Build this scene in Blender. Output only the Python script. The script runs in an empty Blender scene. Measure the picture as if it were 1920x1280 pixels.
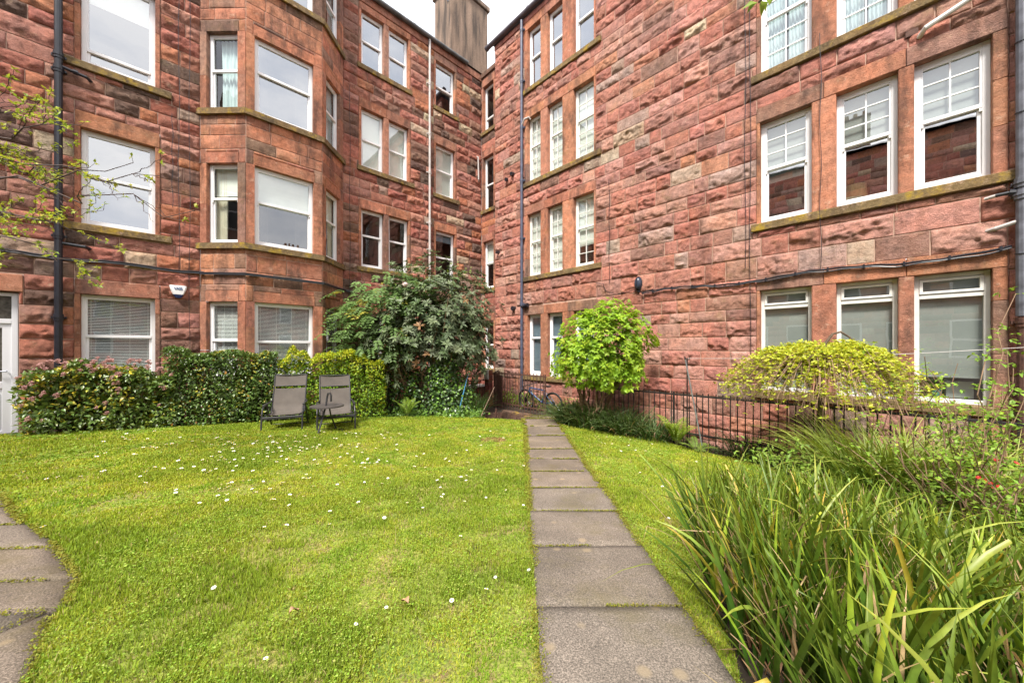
import bpy, math, random
import numpy as np
from mathutils import Vector, Matrix, geometry
R = random.Random(7)
NR = np.random.default_rng(7)
sc = bpy.context.scene
COL = sc.collection
PI = math.pi

# ------------------------------------------------------------------ helpers
def link(o): COL.objects.link(o); return o
def tag(o, label=None, cat=None, group=None, kind=None):
    if label: o['label'] = label
    if cat: o['category'] = cat
    if group: o['group'] = group
    if kind: o['kind'] = kind
    return o
def empty(name, loc=(0, 0, 0), rz=0):
    o = bpy.data.objects.new(name, None); link(o); o.location = loc; o.rotation_euler = (0, 0, rz); o.empty_display_size = .2
    return o
def dup(o, parent=None):
    c = o.copy(); link(c)
    if parent is not None: c.parent = parent
    for ch in list(o.children): dup(ch, c)
    return c

def np_mesh(name, V, Fs, mat, parent=None, col=None, smooth=False, loc=None, rz=None):
    """V (N,3); Fs list of (M,k) int arrays; col (N,3)"""
    V = np.asarray(V, np.float32)
    me = bpy.data.meshes.new(name)
    me.vertices.add(len(V)); me.vertices.foreach_set('co', V.ravel())
    Fs = [np.asarray(f, np.int32) for f in Fs if len(f)]
    li = np.concatenate([f.ravel() for f in Fs])
    cnt = np.concatenate([np.full(len(f), f.shape[1], np.int32) for f in Fs])
    st = np.concatenate([[0], np.cumsum(cnt)[:-1]]).astype(np.int32)
    me.loops.add(len(li)); me.loops.foreach_set('vertex_index', li)
    me.polygons.add(len(cnt)); me.polygons.foreach_set('loop_start', st); me.polygons.foreach_set('loop_total', cnt)
    if smooth: me.polygons.foreach_set('use_smooth', np.ones(len(cnt), bool))
    if col is not None:
        a = me.attributes.new('col', 'FLOAT_COLOR', 'POINT')
        c4 = np.ones((len(V), 4), np.float32); c4[:, :3] = col
        a.data.foreach_set('color', c4.ravel())
    me.update(calc_edges=True); me.validate()
    if mat: me.materials.append(mat)
    o = bpy.data.objects.new(name, me); link(o)
    if parent is not None: o.parent = parent
    if loc is not None: o.location = loc
    if rz is not None: o.rotation_euler = (0, 0, rz)
    return o

class MB:
    def __init__(s): s.v = []; s.f = []; s.c = []; s.cur = (1, 1, 1)
    def add(s, vs, fs):
        n = len(s.v); s.v += [tuple(v) for v in vs]; s.c += [s.cur] * len(vs)
        s.f += [tuple(i + n for i in f) for f in fs]; return s
    def box(s, x0, x1, y0, y1, z0, z1, b=0.0):
        if b <= 0:
            vs = [(x, y, z) for z in (z0, z1) for y in (y0, y1) for x in (x0, x1)]
            return s.add(vs, [(0, 2, 3, 1), (4, 5, 7, 6), (0, 1, 5, 4), (2, 6, 7, 3), (0, 4, 6, 2), (1, 3, 7, 5)])
        # chamfered box
        vs = []; X = (x0, x1); Y = (y0, y1); Z = (z0, z1); idx = {}
        for i in (0, 1):
            for j in (0, 1):
                for k in (0, 1):
                    sx = b if i == 0 else -b; sy = b if j == 0 else -b; sz = b if k == 0 else -b
                    idx[i, j, k, 0] = len(vs); vs.append((X[i], Y[j] + sy, Z[k] + sz))
                    idx[i, j, k, 1] = len(vs); vs.append((X[i] + sx, Y[j], Z[k] + sz))
                    idx[i, j, k, 2] = len(vs); vs.append((X[i] + sx, Y[j] + sy, Z[k]))
        fs = []
        for a in (0, 1):
            fs.append([idx[a, 0, 0, 0], idx[a, 1, 0, 0], idx[a, 1, 1, 0], idx[a, 0, 1, 0]][::1 if a else -1])
            fs.append([idx[0, a, 0, 1], idx[1, a, 0, 1], idx[1, a, 1, 1], idx[0, a, 1, 1]][::-1 if a else 1])
            fs.append([idx[0, 0, a, 2], idx[1, 0, a, 2], idx[1, 1, a, 2], idx[0, 1, a, 2]][::1 if a else -1])
        for p in (0, 1):
            for q in (0, 1):
                fs.append([idx[0, p, q, 1], idx[1, p, q, 1], idx[1, p, q, 2], idx[0, p, q, 2]])
                fs.append([idx[p, 0, q, 0], idx[p, 1, q, 0], idx[p, 1, q, 2], idx[p, 0, q, 2]])
                fs.append([idx[p, q, 0, 0], idx[p, q, 1, 0], idx[p, q, 1, 1], idx[p, q, 0, 1]])
        for i in (0, 1):
            for j in (0, 1):
                for k in (0, 1): fs.append([idx[i, j, k, 0], idx[i, j, k, 1], idx[i, j, k, 2]])
        return s.add(vs, fs)
    def tube(s, pts, r0, r1=None, n=6, cap=True):
        pts = [Vector(p) for p in pts]; m = len(pts)
        rs = r0 if isinstance(r0, (list, tuple)) else [r0 + ((r1 if r1 is not None else r0) - r0) * i / max(1, m - 1) for i in range(m)]
        vs = []; prev = None
        for i, p in enumerate(pts):
            t = (pts[min(i + 1, m - 1)] - pts[max(i - 1, 0)])
            if t.length < 1e-9: t = Vector((0, 0, 1))
            t.normalize()
            if prev is None:
                a = t.orthogonal().normalized()
            else:
                a = prev - t * prev.dot(t)
                a = a.normalized() if a.length > 1e-6 else t.orthogonal().normalized()
            prev = a; b = t.cross(a)
            for k in range(n):
                w = 2 * PI * k / n; vs.append(p + (a * math.cos(w) + b * math.sin(w)) * rs[i])
        fs = []
        for i in range(m - 1):
            for k in range(n):
                k2 = (k + 1) % n; fs.append((i * n + k, i * n + k2, (i + 1) * n + k2, (i + 1) * n + k))
        if cap: fs += [tuple(range(n))[::-1], tuple((m - 1) * n + k for k in range(n))]
        return s.add(vs, fs)
    def prism(s, poly, z0, z1):
        n = len(poly); vs = [(x, y, z0) for x, y in poly] + [(x, y, z1) for x, y in poly]
        fs = [tuple(range(n))[::-1], tuple(range(n, 2 * n))] + [(i, (i + 1) % n, n + (i + 1) % n, n + i) for i in range(n)]
        return s.add(vs, fs)
    def torus(s, c, rad, r, ax='y', n=28, m=6, sx=1.0):
        c = Vector(c); pts = []
        for i in range(n + 1):
            w = 2 * PI * i / n; a, b = math.cos(w) * rad * sx, math.sin(w) * rad
            pts.append(c + (Vector((a, 0, b)) if ax == 'y' else Vector((a, b, 0))))
        return s.tube(pts, r, r, m, False)
    def build(s, name, mat, parent=None, smooth=False, loc=None, rz=None, usecol=False):
        me = bpy.data.meshes.new(name); me.from_pydata(s.v, [], s.f); me.update()
        if usecol:
            a = me.attributes.new('col', 'FLOAT_COLOR', 'POINT')
            c4 = np.ones((len(s.v), 4), np.float32); c4[:, :3] = np.array(s.c); a.data.foreach_set('color', c4.ravel())
        if smooth:
            me.polygons.foreach_set('use_smooth', np.ones(len(me.polygons), bool))
        if mat: me.materials.append(mat)
        o = bpy.data.objects.new(name, me); link(o)
        if parent is not None: o.parent = parent
        if loc is not None: o.location = loc
        if rz is not None: o.rotation_euler = (0, 0, rz)
        return o

def _h(i, j, k, s):
    with np.errstate(over='ignore'):
        x = (i.astype(np.uint32) * np.uint32(374761393) + j.astype(np.uint32) * np.uint32(668265263) + k.astype(np.uint32) * np.uint32(2147483647 & 1274126177) + np.uint32(s * 974711 + 13))
        x = (x ^ (x >> np.uint32(13))) * np.uint32(1274126177); x = x ^ (x >> np.uint32(16))
    return (x & np.uint32(0xffffff)).astype(np.float64) / 0xffffff
def vnoise(x, y, z, s=0, smooth=True):
    x = np.asarray(x, float); y = np.asarray(y, float) + 0 * x; z = np.asarray(z, float) + 0 * x
    i = np.floor(x).astype(np.int64); j = np.floor(y).astype(np.int64); k = np.floor(z).astype(np.int64)
    a, b, c = x - i, y - j, z - k
    if smooth: a, b, c = [t * t * (3 - 2 * t) for t in (a, b, c)]
    r = 0
    for di in (0, 1):
        for dj in (0, 1):
            for dk in (0, 1):
                r = r + _h(i + di, j + dj, k + dk, s) * (a if di else 1 - a) * (b if dj else 1 - b) * (c if dk else 1 - c)
    return r

# ------------------------------------------------------------------ materials
def newmat(name):
    m = bpy.data.materials.new(name); m.use_nodes = True
    nt = m.node_tree; nt.nodes.clear()
    out = nt.nodes.new('ShaderNodeOutputMaterial')
    return m, nt, out
class N:
    def __init__(s, nt): s.nt = nt
    def __call__(s, t, **kw):
        n = s.nt.nodes.new('ShaderNode' + t)
        for k, v in kw.items():
            if k.startswith('i_'):
                key = k[2:].replace('_', ' ')
                n.inputs[key].default_value = v
            else: setattr(n, k, v)
        return n
    def l(s, a, b): s.nt.links.new(a, b)
    def noise(s, vec, scale, detail=4, rough=.55):
        n = s('TexNoise'); n.inputs['Scale'].default_value = scale; n.inputs['Detail'].default_value = detail; n.inputs['Roughness'].default_value = rough
        s.l(vec, n.inputs['Vector']); return n.outputs['Fac']
    def ramp(s, fac, stops):
        r = s('ValToRGB'); el = r.color_ramp.elements
        while len(el) < len(stops): el.new(.5)
        for e, (p, c) in zip(el, stops):
            e.position = p; e.color = (*c, 1) if len(c) == 3 else c
        s.l(fac, r.inputs['Fac']); return r.outputs['Color']
    def mix(s, fac, a, b, mode='MIX'):
        m = s('MixRGB', blend_type=mode)
        for inp, v in ((m.inputs['Fac'], fac), (m.inputs['Color1'], a), (m.inputs['Color2'], b)):
            if isinstance(v, (int, float)): inp.default_value = v
            elif isinstance(v, tuple): inp.default_value = (*v, 1)
            else: s.l(v, inp)
        return m.outputs['Color']
    def bump(s, h, strength=.4, dist=.01):
        b = s('Bump'); b.inputs['Strength'].default_value = strength; b.inputs['Distance'].default_value = dist
        s.l(h, b.inputs['Height']); return b.outputs['Normal']
def g3(v): return (v, v, v)

def principled(name, col, rough=.5, metal=0, nscale=0, namt=.2, bump=0, bscale=60, spec=.5):
    m, nt, out = newmat(name); n = N(nt)
    p = n('BsdfPrincipled'); p.inputs['Roughness'].default_value = rough; p.inputs['Metallic'].default_value = metal
    p.inputs['Specular IOR Level'].default_value = spec
    tc = n('TexCoord').outputs['Object']
    if nscale:
        f = n.noise(tc, nscale); c = n.ramp(f, [(.3, g3(1 - namt)), (.7, g3(1 + namt))])
        c = n.mix(1.0, c, tuple(col), 'MULTIPLY'); n.l(c, p.inputs['Base Color'])
    else: p.inputs['Base Color'].default_value = (*col, 1)
    if bump: n.l(n.bump(n.noise(tc, bscale, 5), bump, .004), p.inputs['Normal'])
    n.l(p.outputs[0], out.inputs[0]); return m

def stone_mat(name, soot=.5, moss=.0, fine=1.0, mossc=(.22, .18, .04), mth=.56, mfr=2.6, sth=.52):
    m, nt, out = newmat(name); n = N(nt)
    p = n('BsdfPrincipled'); p.inputs['Roughness'].default_value = .92; p.inputs['Specular IOR Level'].default_value = .2
    tc = n('TexCoord').outputs['Object']
    a = n('Attribute', attribute_name='col').outputs['Color']
    v = n.noise(tc, 9, 6, .65); c = n.mix(1.0, a, n.ramp(v, [(.25, g3(.6)), (.5, g3(1.0)), (.75, g3(1.38))]), 'MULTIPLY')
    # pink / orange drift inside the stones
    v2 = n.noise(tc, 3.1, 4); c = n.mix(n.ramp(v2, [(.42, g3(0)), (.66, g3(.5))]), c, n.mix(1.0, c, (1.16, .94, .80), 'MULTIPLY'))
    # paler bed lenses and chips
    v6 = n.noise(tc, 6.5, 6, .72); c = n.mix(n.ramp(v6, [(.58, g3(0)), (.70, g3(.6))]), c, (.64, .44, .32))
    v7 = n.noise(tc, 17, 5, .7); c = n.mix(n.ramp(v7, [(.30, g3(.62)), (.44, g3(0))]), c, n.mix(1.0, c, (.42, .36, .34), 'MULTIPLY'))
    # grain
    v5 = n.noise(tc, 120, 3); c = n.mix(1.0, c, n.ramp(v5, [(.25, g3(.78)), (.75, g3(1.2))]), 'MULTIPLY')
    # soot crusts: streaky, with a shape of their own
    mp = n('Mapping'); mp.inputs['Scale'].default_value = (1.5, 1.5, .45); n.l(tc, mp.inputs['Vector'])
    s1 = n.noise(mp.outputs[0], 1.5, 7, .72)
    s2 = n.ramp(s1, [(sth, g3(0)), (sth + .14, g3(soot)), (sth + .28, g3(min(1, soot * 1.35)))])
    c = n.mix(s2, c, (.062, .042, .036))
    if moss:
        mo = n.noise(tc, mfr, 6, .7)
        mf = n.ramp(mo, [(mth, g3(0)), (mth + .13, g3(moss))])
        c = n.mix(mf, c, mossc)
    n.l(c, p.inputs['Base Color'])
    h = n('Math', operation='ADD'); n.l(n.noise(tc, 34, 6, .65), h.inputs[0]); n.l(v5, h.inputs[1])
    h2 = n('Math', operation='MULTIPLY_ADD'); n.l(n.noise(tc, 15, 5, .7), h2.inputs[0]); h2.inputs[1].default_value = 1.6; n.l(h.outputs[0], h2.inputs[2])
    n.l(n.bump(h2.outputs[0], .95 * fine, .022), p.inputs['Normal'])
    n.l(p.outputs[0], out.inputs[0]); return m

def leaf_mat(name, rough=.42, trans=.3, spec=.45, vein=.12):
    m, nt, out = newmat(name); n = N(nt)
    a = n('Attribute', attribute_name='col').outputs['Color']
    tc = n('TexCoord').outputs['Object']
    c = n.mix(1.0, a, n.ramp(n.noise(tc, 26, 2), [(.3, g3(1 - vein)), (.7, g3(1 + vein))]), 'MULTIPLY')
    p = n('BsdfPrincipled'); p.inputs['Roughness'].default_value = rough; p.inputs['Specular IOR Level'].default_value = spec
    n.l(c, p.inputs['Base Color'])
    t = n('BsdfTranslucent'); n.l(n.mix(1.0, c, (1.15, 1.1, .6), 'MULTIPLY'), t.inputs['Color'])
    mx = n('MixShader'); mx.inputs[0].default_value = trans
    n.l(p.outputs[0], mx.inputs[1]); n.l(t.outputs[0], mx.inputs[2]); n.l(mx.outputs[0], out.inputs[0]); return m

def glass_mat(name, base=.10, gain=2.2, tint=(.9, .95, .93)):
    m, nt, out = newmat(name); n = N(nt)
    f = n('Fresnel'); geo_ = n('NewGeometry'); mi = n('Math', operation='MULTIPLY_ADD'); n.l(geo_.outputs['Backfacing'], mi.inputs[0]); mi.inputs[1].default_value = 1 / 1.5 - 1.5; mi.inputs[2].default_value = 1.5; n.l(mi.outputs[0], f.inputs['IOR'])   # a thin pane: same reflectance from both sides
    tc = n('TexCoord').outputs['Object']
    bm = n.bump(n.noise(tc, 1.7, 2), .05, .02)
    ml = n('Math', operation='MULTIPLY_ADD', use_clamp=True); n.l(f.outputs[0], ml.inputs[0]); ml.inputs[1].default_value = gain; ml.inputs[2].default_value = base
    gl = n('BsdfGlossy'); gl.inputs['Roughness'].default_value = .005; gl.inputs['Color'].default_value = (.96, .97, 1, 1); n.l(bm, gl.inputs['Normal'])
    tr = n('BsdfTransparent'); tr.inputs['Color'].default_value = (*tint, 1)
    mx = n('MixShader'); n.l(ml.outputs[0], mx.inputs[0]); n.l(tr.outputs[0], mx.inputs[1]); n.l(gl.outputs[0], mx.inputs[2])
    n.l(mx.outputs[0], out.inputs[0]); return m

M = {}
M['stone'] = stone_mat('red_sandstone', .5, .28)
M['dressed'] = stone_mat('dressed_sandstone', .66, .20, .75, sth=.48)
M['sill'] = stone_mat('lichen_sill', .7, .95, .8, (.40, .27, .035), .53, 4.5)
M['mortar'] = principled('mortar', (.44, .29, .22), .95, nscale=6, namt=.35, bump=.4)
M['upvc'] = principled('white_upvc', (.80, .80, .81), .35, nscale=3, namt=.05)
M['oldwhite'] = principled('aged_white_paint', (.72, .71, .67), .5, nscale=5, namt=.10)
M['glass'] = glass_mat('window_glass')
M['glass_hi'] = glass_mat('coated_glass', .30, 1.5)
M['glass_mirror'] = glass_mat('dark_backed_glass', .46, 1.6)
M['glass_lo'] = glass_mat('clear_glass', .02, 1.5)
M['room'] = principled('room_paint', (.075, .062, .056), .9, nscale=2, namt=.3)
M['blind'] = principled('blind_fabric', (.78, .78, .73), .85, nscale=4, namt=.04)
M['greyblind'] = principled('grey_blind_fabric', (.34, .35, .335), .85, nscale=4, namt=.08)
M['blueblind'] = principled('slate_blind_fabric', (.20, .25, .31), .85, nscale=4, namt=.08)
M['bluecurtain'] = principled('pale_blue_curtain', (.55, .64, .66), .9, nscale=4, namt=.1)
M['slat'] = principled('white_slat', (.92, .92, .90), .4)
M['cream'] = principled('cream_curtain', (.66, .60, .48), .9, nscale=4, namt=.1)
M['black'] = principled('black_pipe_paint', (.018, .019, .026), .35, nscale=8, namt=.25)
M['greypipe'] = principled('weathered_grey_pipe', (.12, .125, .15), .5, nscale=7, namt=.45)
M['bluepipe'] = principled('slate_blue_pipe', (.075, .085, .13), .42, nscale=8, namt=.3)
M['whitepipe'] = principled('white_pipe', (.50, .46, .44), .5, nscale=6, namt=.15)
M['iron'] = principled('black_iron', (.018, .015, .015), .5, nscale=20, namt=.4, bump=.2)
M['rust'] = principled('rusty_iron', (.085, .038, .026), .8, nscale=18, namt=.5, bump=.4)
M['render'] = None
M['slate'] = principled('roof_slate', (.07, .072, .082), .7, nscale=5, namt=.3, bump=.4, bscale=12)
M['lead'] = principled('gutter_metal', (.10, .10, .10), .6, nscale=4, namt=.45)
M['gutter2'] = principled('grey_violet_gutter', (.085, .07, .085), .55, nscale=4, namt=.3)
M['door'] = principled('white_door', (.76, .76, .79), .4)
M['soil'] = principled('soil', (.045, .032, .021), .95, nscale=9, namt=.5, bump=.8, bscale=30)
M['alu'] = principled('aluminium', (.42, .44, .50), .35, .7)
M['blueplastic'] = principled('blue_handle', (.07, .26, .46), .45)
M['wood'] = principled('weathered_wood', (.19, .12, .085), .8, nscale=14, namt=.35)
M['bark'] = principled('bark', (.10, .068, .045), .9, nscale=22, namt=.45, bump=.7, bscale=50)
M['palebark'] = principled('pale_bark', (.20, .125, .075), .85, nscale=22, namt=.4, bump=.5, bscale=50)
M['leaf'] = leaf_mat('leaf_soft', .5, .38, .35)
M['glossleaf'] = leaf_mat('leaf_glossy', .34, .16, .5)
M['leather'] = leaf_mat('leaf_leathery', .52, .12, .3)
M['strap'] = leaf_mat('leaf_strap', .42, .28, .45, .2)
M['grass'] = leaf_mat('grass_blade', .6, .4, .2)
M['petal'] = principled('white_petal', (.82, .82, .80), .7)
M['yolk'] = principled('yellow_floret', (.75, .50, .05), .8)
M['bud'] = principled('pink_bud', (.50, .27, .25), .8, nscale=60, namt=.35)
M['rhodo'] = principled('pale_pink_petal', (.80, .66, .64), .7)
M['redpetal'] = principled('red_petal', (.62, .035, .03), .6)
M['deadleaf'] = principled('dead_leaf', (.36, .21, .12), .8, nscale=30, namt=.25)
M['straw'] = principled('straw', (.46, .34, .17), .8)

# rendered chimney: vertical dirt streaks
m, nt, out = newmat('roughcast_render'); n = N(nt)
p = n('BsdfPrincipled'); p.inputs['Roughness'].default_value = .95
tc = n('TexCoord').outputs['Object']; mp = n('Mapping'); mp.inputs['Scale'].default_value = (2.2, 2.2, .28); n.l(tc, mp.inputs['Vector'])
c = n.ramp(n.noise(mp.outputs[0], 1.6, 6, .6), [(.35, (.30, .205, .148)), (.48, (.22, .15, .108)), (.62, (.075, .054, .042))])
c = n.mix(1.0, c, n.ramp(n.noise(tc, 70, 2), [(.3, g3(.7)), (.7, g3(1.25))]), 'MULTIPLY')
n.l(c, p.inputs['Base Color']); n.l(n.bump(n.noise(tc, 60, 3), .9, .02), p.inputs['Normal']); n.l(p.outputs[0], out.inputs[0]); M['render'] = m

# paving
m, nt, out = newmat('paving_slab'); n = N(nt)
p = n('BsdfPrincipled'); p.inputs['Roughness'].default_value = .85
tc = n('TexCoord').outputs['Object']
c = n.ramp(n.noise(tc, 2.2, 5), [(.3, (.108, .087, .068)), (.7, (.182, .146, .115))])
c = n.mix(1.0, c, n.ramp(n.noise(tc, 150, 4, .75), [(.36, g3(.42)), (.5, g3(1)), (.64, g3(2.1))]), 'MULTIPLY')
vo = n('TexVoronoi'); vo.inputs['Scale'].default_value = 7.5; vo.inputs['Randomness'].default_value = 1
vw = n.mix(.02, tc, n('TexNoise').outputs['Color'], 'ADD'); n.l(vw, vo.inputs['Vector'])
sp = n.ramp(vo.outputs['Distance'], [(.14, g3(.8)), (.26, g3(0))])
sel = n.ramp(vo.outputs['Color'], [(.56, g3(0)), (.60, g3(1))])
c = n.mix(n.mix(1.0, sp, sel, 'MULTIPLY'), c, (.27, .205, .13))
mo = n.ramp(n.noise(tc, 1.5, 6, .7), [(.50, g3(0)), (.66, g3(.6))]); c = n.mix(mo, c, (.125, .10, .045))
a = n('Attribute', attribute_name='col').outputs['Color']; c = n.mix(1.0, c, a, 'MULTIPLY')
n.l(c, p.inputs['Base Color']); n.l(n.bump(n.noise(tc, 140, 4), .6, .006), p.inputs['Normal']); n.l(p.outputs[0], out.inputs[0]); M['paving'] = m

# ground sheet: turf base / soil by region are separate sheets
m, nt, out = newmat('turf_base'); n = N(nt)
p = n('BsdfPrincipled'); p.inputs['Roughness'].default_value = .95
tc = n('TexCoord').outputs['Object']
c = n.ramp(n.noise(tc, 1.6, 5), [(.32, (.13, .20, .022)), (.5, (.24, .28, .04)), (.68, (.32, .27, .08))])
c = n.mix(n.ramp(n.noise(tc, 4.5, 6, .7), [(.50, g3(0)), (.62, g3(.9))]), c, (.27, .185, .085))
c = n.mix(1.0, c, n.ramp(n.noise(tc, 60, 4), [(.3, g3(.5)), (.7, g3(1.35))]), 'MULTIPLY')
n.l(c, p.inputs['Base Color']); n.l(n.bump(n.noise(tc, 80, 4), .8, .02), p.inputs['Normal']); n.l(p.outputs[0], out.inputs[0]); M['turf'] = m

# ------------------------------------------------------------------ camera frame: camera at the origin, looking along +Y
A = .8025
DL, DR = 10.5, 7.9
def gz(x, y):
    x = np.asarray(x, float); y = np.asarray(y, float)
    yc = np.clip(y, -4, 9.4); 
    return -(1.15 + .073 * yc) + .012 * np.clip(-x, 0, 10) - .12 * np.clip(x - 1.1, 0, 4.0)
def gzf(x, y): return float(gz(x, y))

cam = bpy.data.cameras.new('camera'); co = link(bpy.data.objects.new('camera', cam))
cam.sensor_width = 36; cam.lens = 655 / 1920 * 36; cam.shift_y = 11 / 1920; cam.clip_start = .05; cam.clip_end = 600
co.rotation_euler = (PI / 2, 0, 0); sc.camera = co

# ------------------------------------------------------------------ stone wall generator
PAL = {'rock': [((.45, .19, .14), 5), ((.39, .155, .115), 4), ((.47, .235, .185), 4), ((.35, .185, .145), 2.5), ((.25, .145, .11), 2.2), ((.49, .21, .12), 2.6), ((.39, .27, .215), 1.2), ((.17, .11, .088), 1.5), ((.60, .46, .33), .8)],
       'right': [((.51, .232, .18), 6), ((.45, .195, .15), 5), ((.53, .29, .235), 4.5), ((.41, .215, .17), 2.4), ((.31, .175, .142), 1.0), ((.52, .25, .165), 1.2), ((.42, .30, .25), 1.1), ((.60, .46, .34), .6)],
       'ashlar': [((.48, .22, .135), 5), ((.44, .195, .122), 4), ((.41, .19, .13), 3), ((.34, .195, .145), 1.5), ((.25, .15, .11), 1.2)]}
def pick(pal):
    t = R.random() * sum(w for _, w in pal)
    for c, w in pal:
        t -= w
        if t <= 0: break
    k = R.uniform(.86, 1.14)
    return tuple(min(.6, v * k * R.uniform(.96, 1.04)) for v in c)

def stone_wall(name, parent, mapf, u0, u1, zs, holes, cell=.05, amp=(.026, .062), pal='rock', lens=(.34, .95), seed=0, flat=.12):
    """rock faced coursed blocks with mortar backing, holes = [(ua,ub,za,zb)]"""
    blocks = []
    for z0, z1 in zip(zs[:-1], zs[1:]):
        hs = [h for h in holes if h[2] < z1 - 1e-4 and h[3] > z0 + 1e-4 and h[1] > u0 and h[0] < u1]
        bp = sorted(set([u0, u1] + [min(max(v, u0), u1) for h in hs for v in h[:2]]))
        spans = []
        for a, b in zip(bp[:-1], bp[1:]):
            if b - a < 1e-4: continue
            mid = (a + b) / 2; free = [(z0, z1)]
            for h in hs:
                if h[0] < mid < h[1]:
                    nf = []
                    for p_, q_ in free:
                        if h[2] > p_: nf.append((p_, min(q_, h[2])))
                        if h[3] < q_: nf.append((max(p_, h[3]), q_))
                    free = [(p_, q_) for p_, q_ in nf if q_ - p_ > .001]
            free = tuple(free)
            if spans and spans[-1][2] == free and abs(spans[-1][1] - a) < 1e-5: spans[-1] = (spans[-1][0], b, free)
            else: spans.append((a, b, free))
        for a, b, free in spans:
            for p_, q_ in free:
                if q_ - p_ < .045: continue
                u = a; first = True
                while u < b - 1e-4:
                    L = R.uniform(*lens) * (R.uniform(.35, 1) if first and a == u0 else 1)
                    first = False
                    if b - (u + L) < .22: L = b - u
                    if L > lens[1] * 1.25: L = L / 2
                    blocks.append((u, u + L, p_, q_)); u += L
    g = .0065
    U = []; Z = []; Ed = []; Am = []; Ti = []; Bi = []; C = []; Fq = []; Fq2 = []; nb = 0; sk = []
    for bi, (a, b, p_, q_) in enumerate(blocks):
        a += g; b -= g; p2 = p_ + g; q2 = q_ - g
        w, h = b - a, q2 - p2
        if w < .02 or h < .02: continue
        nx = max(2, int(math.ceil(w / cell))); nz = max(2, int(math.ceil(h / cell)))
        s = np.concatenate([[0], np.linspace(0, w, nx + 1), [w]]); t = np.concatenate([[0], np.linspace(0, h, nz + 1), [h]])
        # pull the second rings close to the joint so the pitched edge is crisp
        s[2] = min(s[2], .016); s[-3] = max(s[-3], w - .016); t[2] = min(t[2], .014); t[-3] = max(t[-3], h - .014)
        S, T = np.meshgrid(s, t); ny_, nx_ = S.shape
        skirt = np.zeros_like(S, bool); skirt[0, :] = skirt[-1, :] = True; skirt[:, 0] = skirt[:, -1] = True
        e = np.minimum(np.minimum(S, w - S), np.minimum(T, h - T))
        fl = R.random() < flat
        am = R.uniform(*amp) * (.22 if fl else 1)
        ti = (S / w - .5) * R.uniform(-.4, .4) * am + (T / h - .5) * R.uniform(-.35, .35) * am
        U.append((S + a).ravel()); Z.append((T + p2).ravel()); Ed.append(e.ravel()); Am.append(np.full(S.size, am)); Ti.append(ti.ravel())
        Bi.append(np.full(S.size, bi * 7.31)); Fq2.append((T / h).ravel()); sk.append(skirt.ravel()); C.append(np.tile(pick(PAL[pal]), (S.size, 1)))
        ii = np.arange(S.size).reshape(ny_, nx_) + nb
        Fq.append(np.stack([ii[:-1, :-1], ii[:-1, 1:], ii[1:, 1:], ii[1:, :-1]], -1).reshape(-1, 4)); nb += S.size
    U, Z, Ed, Am, Ti, Bi, sk, C, Tn = [np.concatenate(v) for v in (U, Z, Ed, Am, Ti, Bi, sk, C, Fq2)]
    prof = 1 - np.exp(-Ed / (.006 + .030 * vnoise(U * 6, Z * 6, Bi, seed + 9)))
    wx_ = vnoise(U * 7, Z * 7, Bi + 3, seed + 11) - .5; wz_ = vnoise(U * 7, Z * 7, Bi + 5, seed + 12) - .5
    n1 = vnoise(U * 6.5 + wx_, Z * 8 + wz_, Bi, seed, False); n2 = vnoise(U * 14 + 1.4 * wx_, Z * 17 + 1.4 * wz_, Bi, seed + 1, False); n3 = vnoise(U * 25, Z * 31, Bi, seed + 2, False)
    rid = 1 - np.abs(2 * vnoise(U * 5 + Z * 4 + wx_, Z * 11 + wz_, Bi, seed + 3, False) - 1)
    n4 = vnoise(U * 44, Z * 52, Bi, seed + 4)
    # broken lower ledges and split beds: a proud face over a ragged under-cut
    zl = .04 + .62 * vnoise(U * 6.5, Bi * 1.7, 0, seed + 13) ** 1.6 + .10 * (vnoise(U * 19, Bi, 0, seed + 14) - .5)
    under = np.clip((zl - Tn) / .07, 0, 1) * (vnoise(Bi * 3.1, 0 * U, 0, seed + 15, False) < .72)
    zu = .97 - .5 * vnoise(U * 6.0, Bi * 2.1, 4, seed + 16) ** 2
    upper = np.clip((Tn - zu) / .12, 0, 1)
    H = .004 + prof * (Am * (.50 + .55 * (n1 - .3) + .65 * (rid - .55) - .62 * under - .30 * upper) + Ti + Am * .70 * (n2 - .5) + Am * .60 * (n3 - .5) + Am * .28 * (n4 - .5))
    H = np.maximum(H, .003); H[sk] = -.012
    # ragged arrises
    jit = np.where(Ed < .004, 1, 0)
    U = U + jit * (vnoise(U * 17, Z * 17, Bi, seed + 5) - .5) * .009; Z = Z + jit * (vnoise(U * 15, Z * 15, Bi, seed + 6) - .5) * .010
    V = np.stack(mapf(U, Z, H), -1)
    # shade of weathering: darker crust on a few block tops is left to the material
    o = np_mesh(name, V, [np.concatenate(Fq)], M['stone'] if pal != 'ashlar' else M['dressed'], parent, C, smooth=False)
    # mortar backing
    us = sorted(set([u0, u1] + [min(max(v, u0), u1) for h in holes for v in h[:2]])); zz = sorted(set([zs[0], zs[-1]] + [min(max(v, zs[0]), zs[-1]) for h in holes for v in h[2:]]))
    vs = []; fs = []
    for a, b in zip(us[:-1], us[1:]):
        for p_, q_ in zip(zz[:-1], zz[1:]):
            mu, mz = (a + b) / 2, (p_ + q_) / 2
            if any(h[0] < mu < h[1] and h[2] < mz < h[3] for h in holes): continue
            k = len(vs); vs += [(a, p_), (b, p_), (b, q_), (a, q_)]; fs.append((k, k + 1, k + 2, k + 3))
    va = np.array(vs); back = np_mesh('mortar_bed', np.stack(mapf(va[:, 0], va[:, 1], np.full(len(va), -.001)), -1), [np.array(fs)], M['mortar'], o)
    return o

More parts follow.
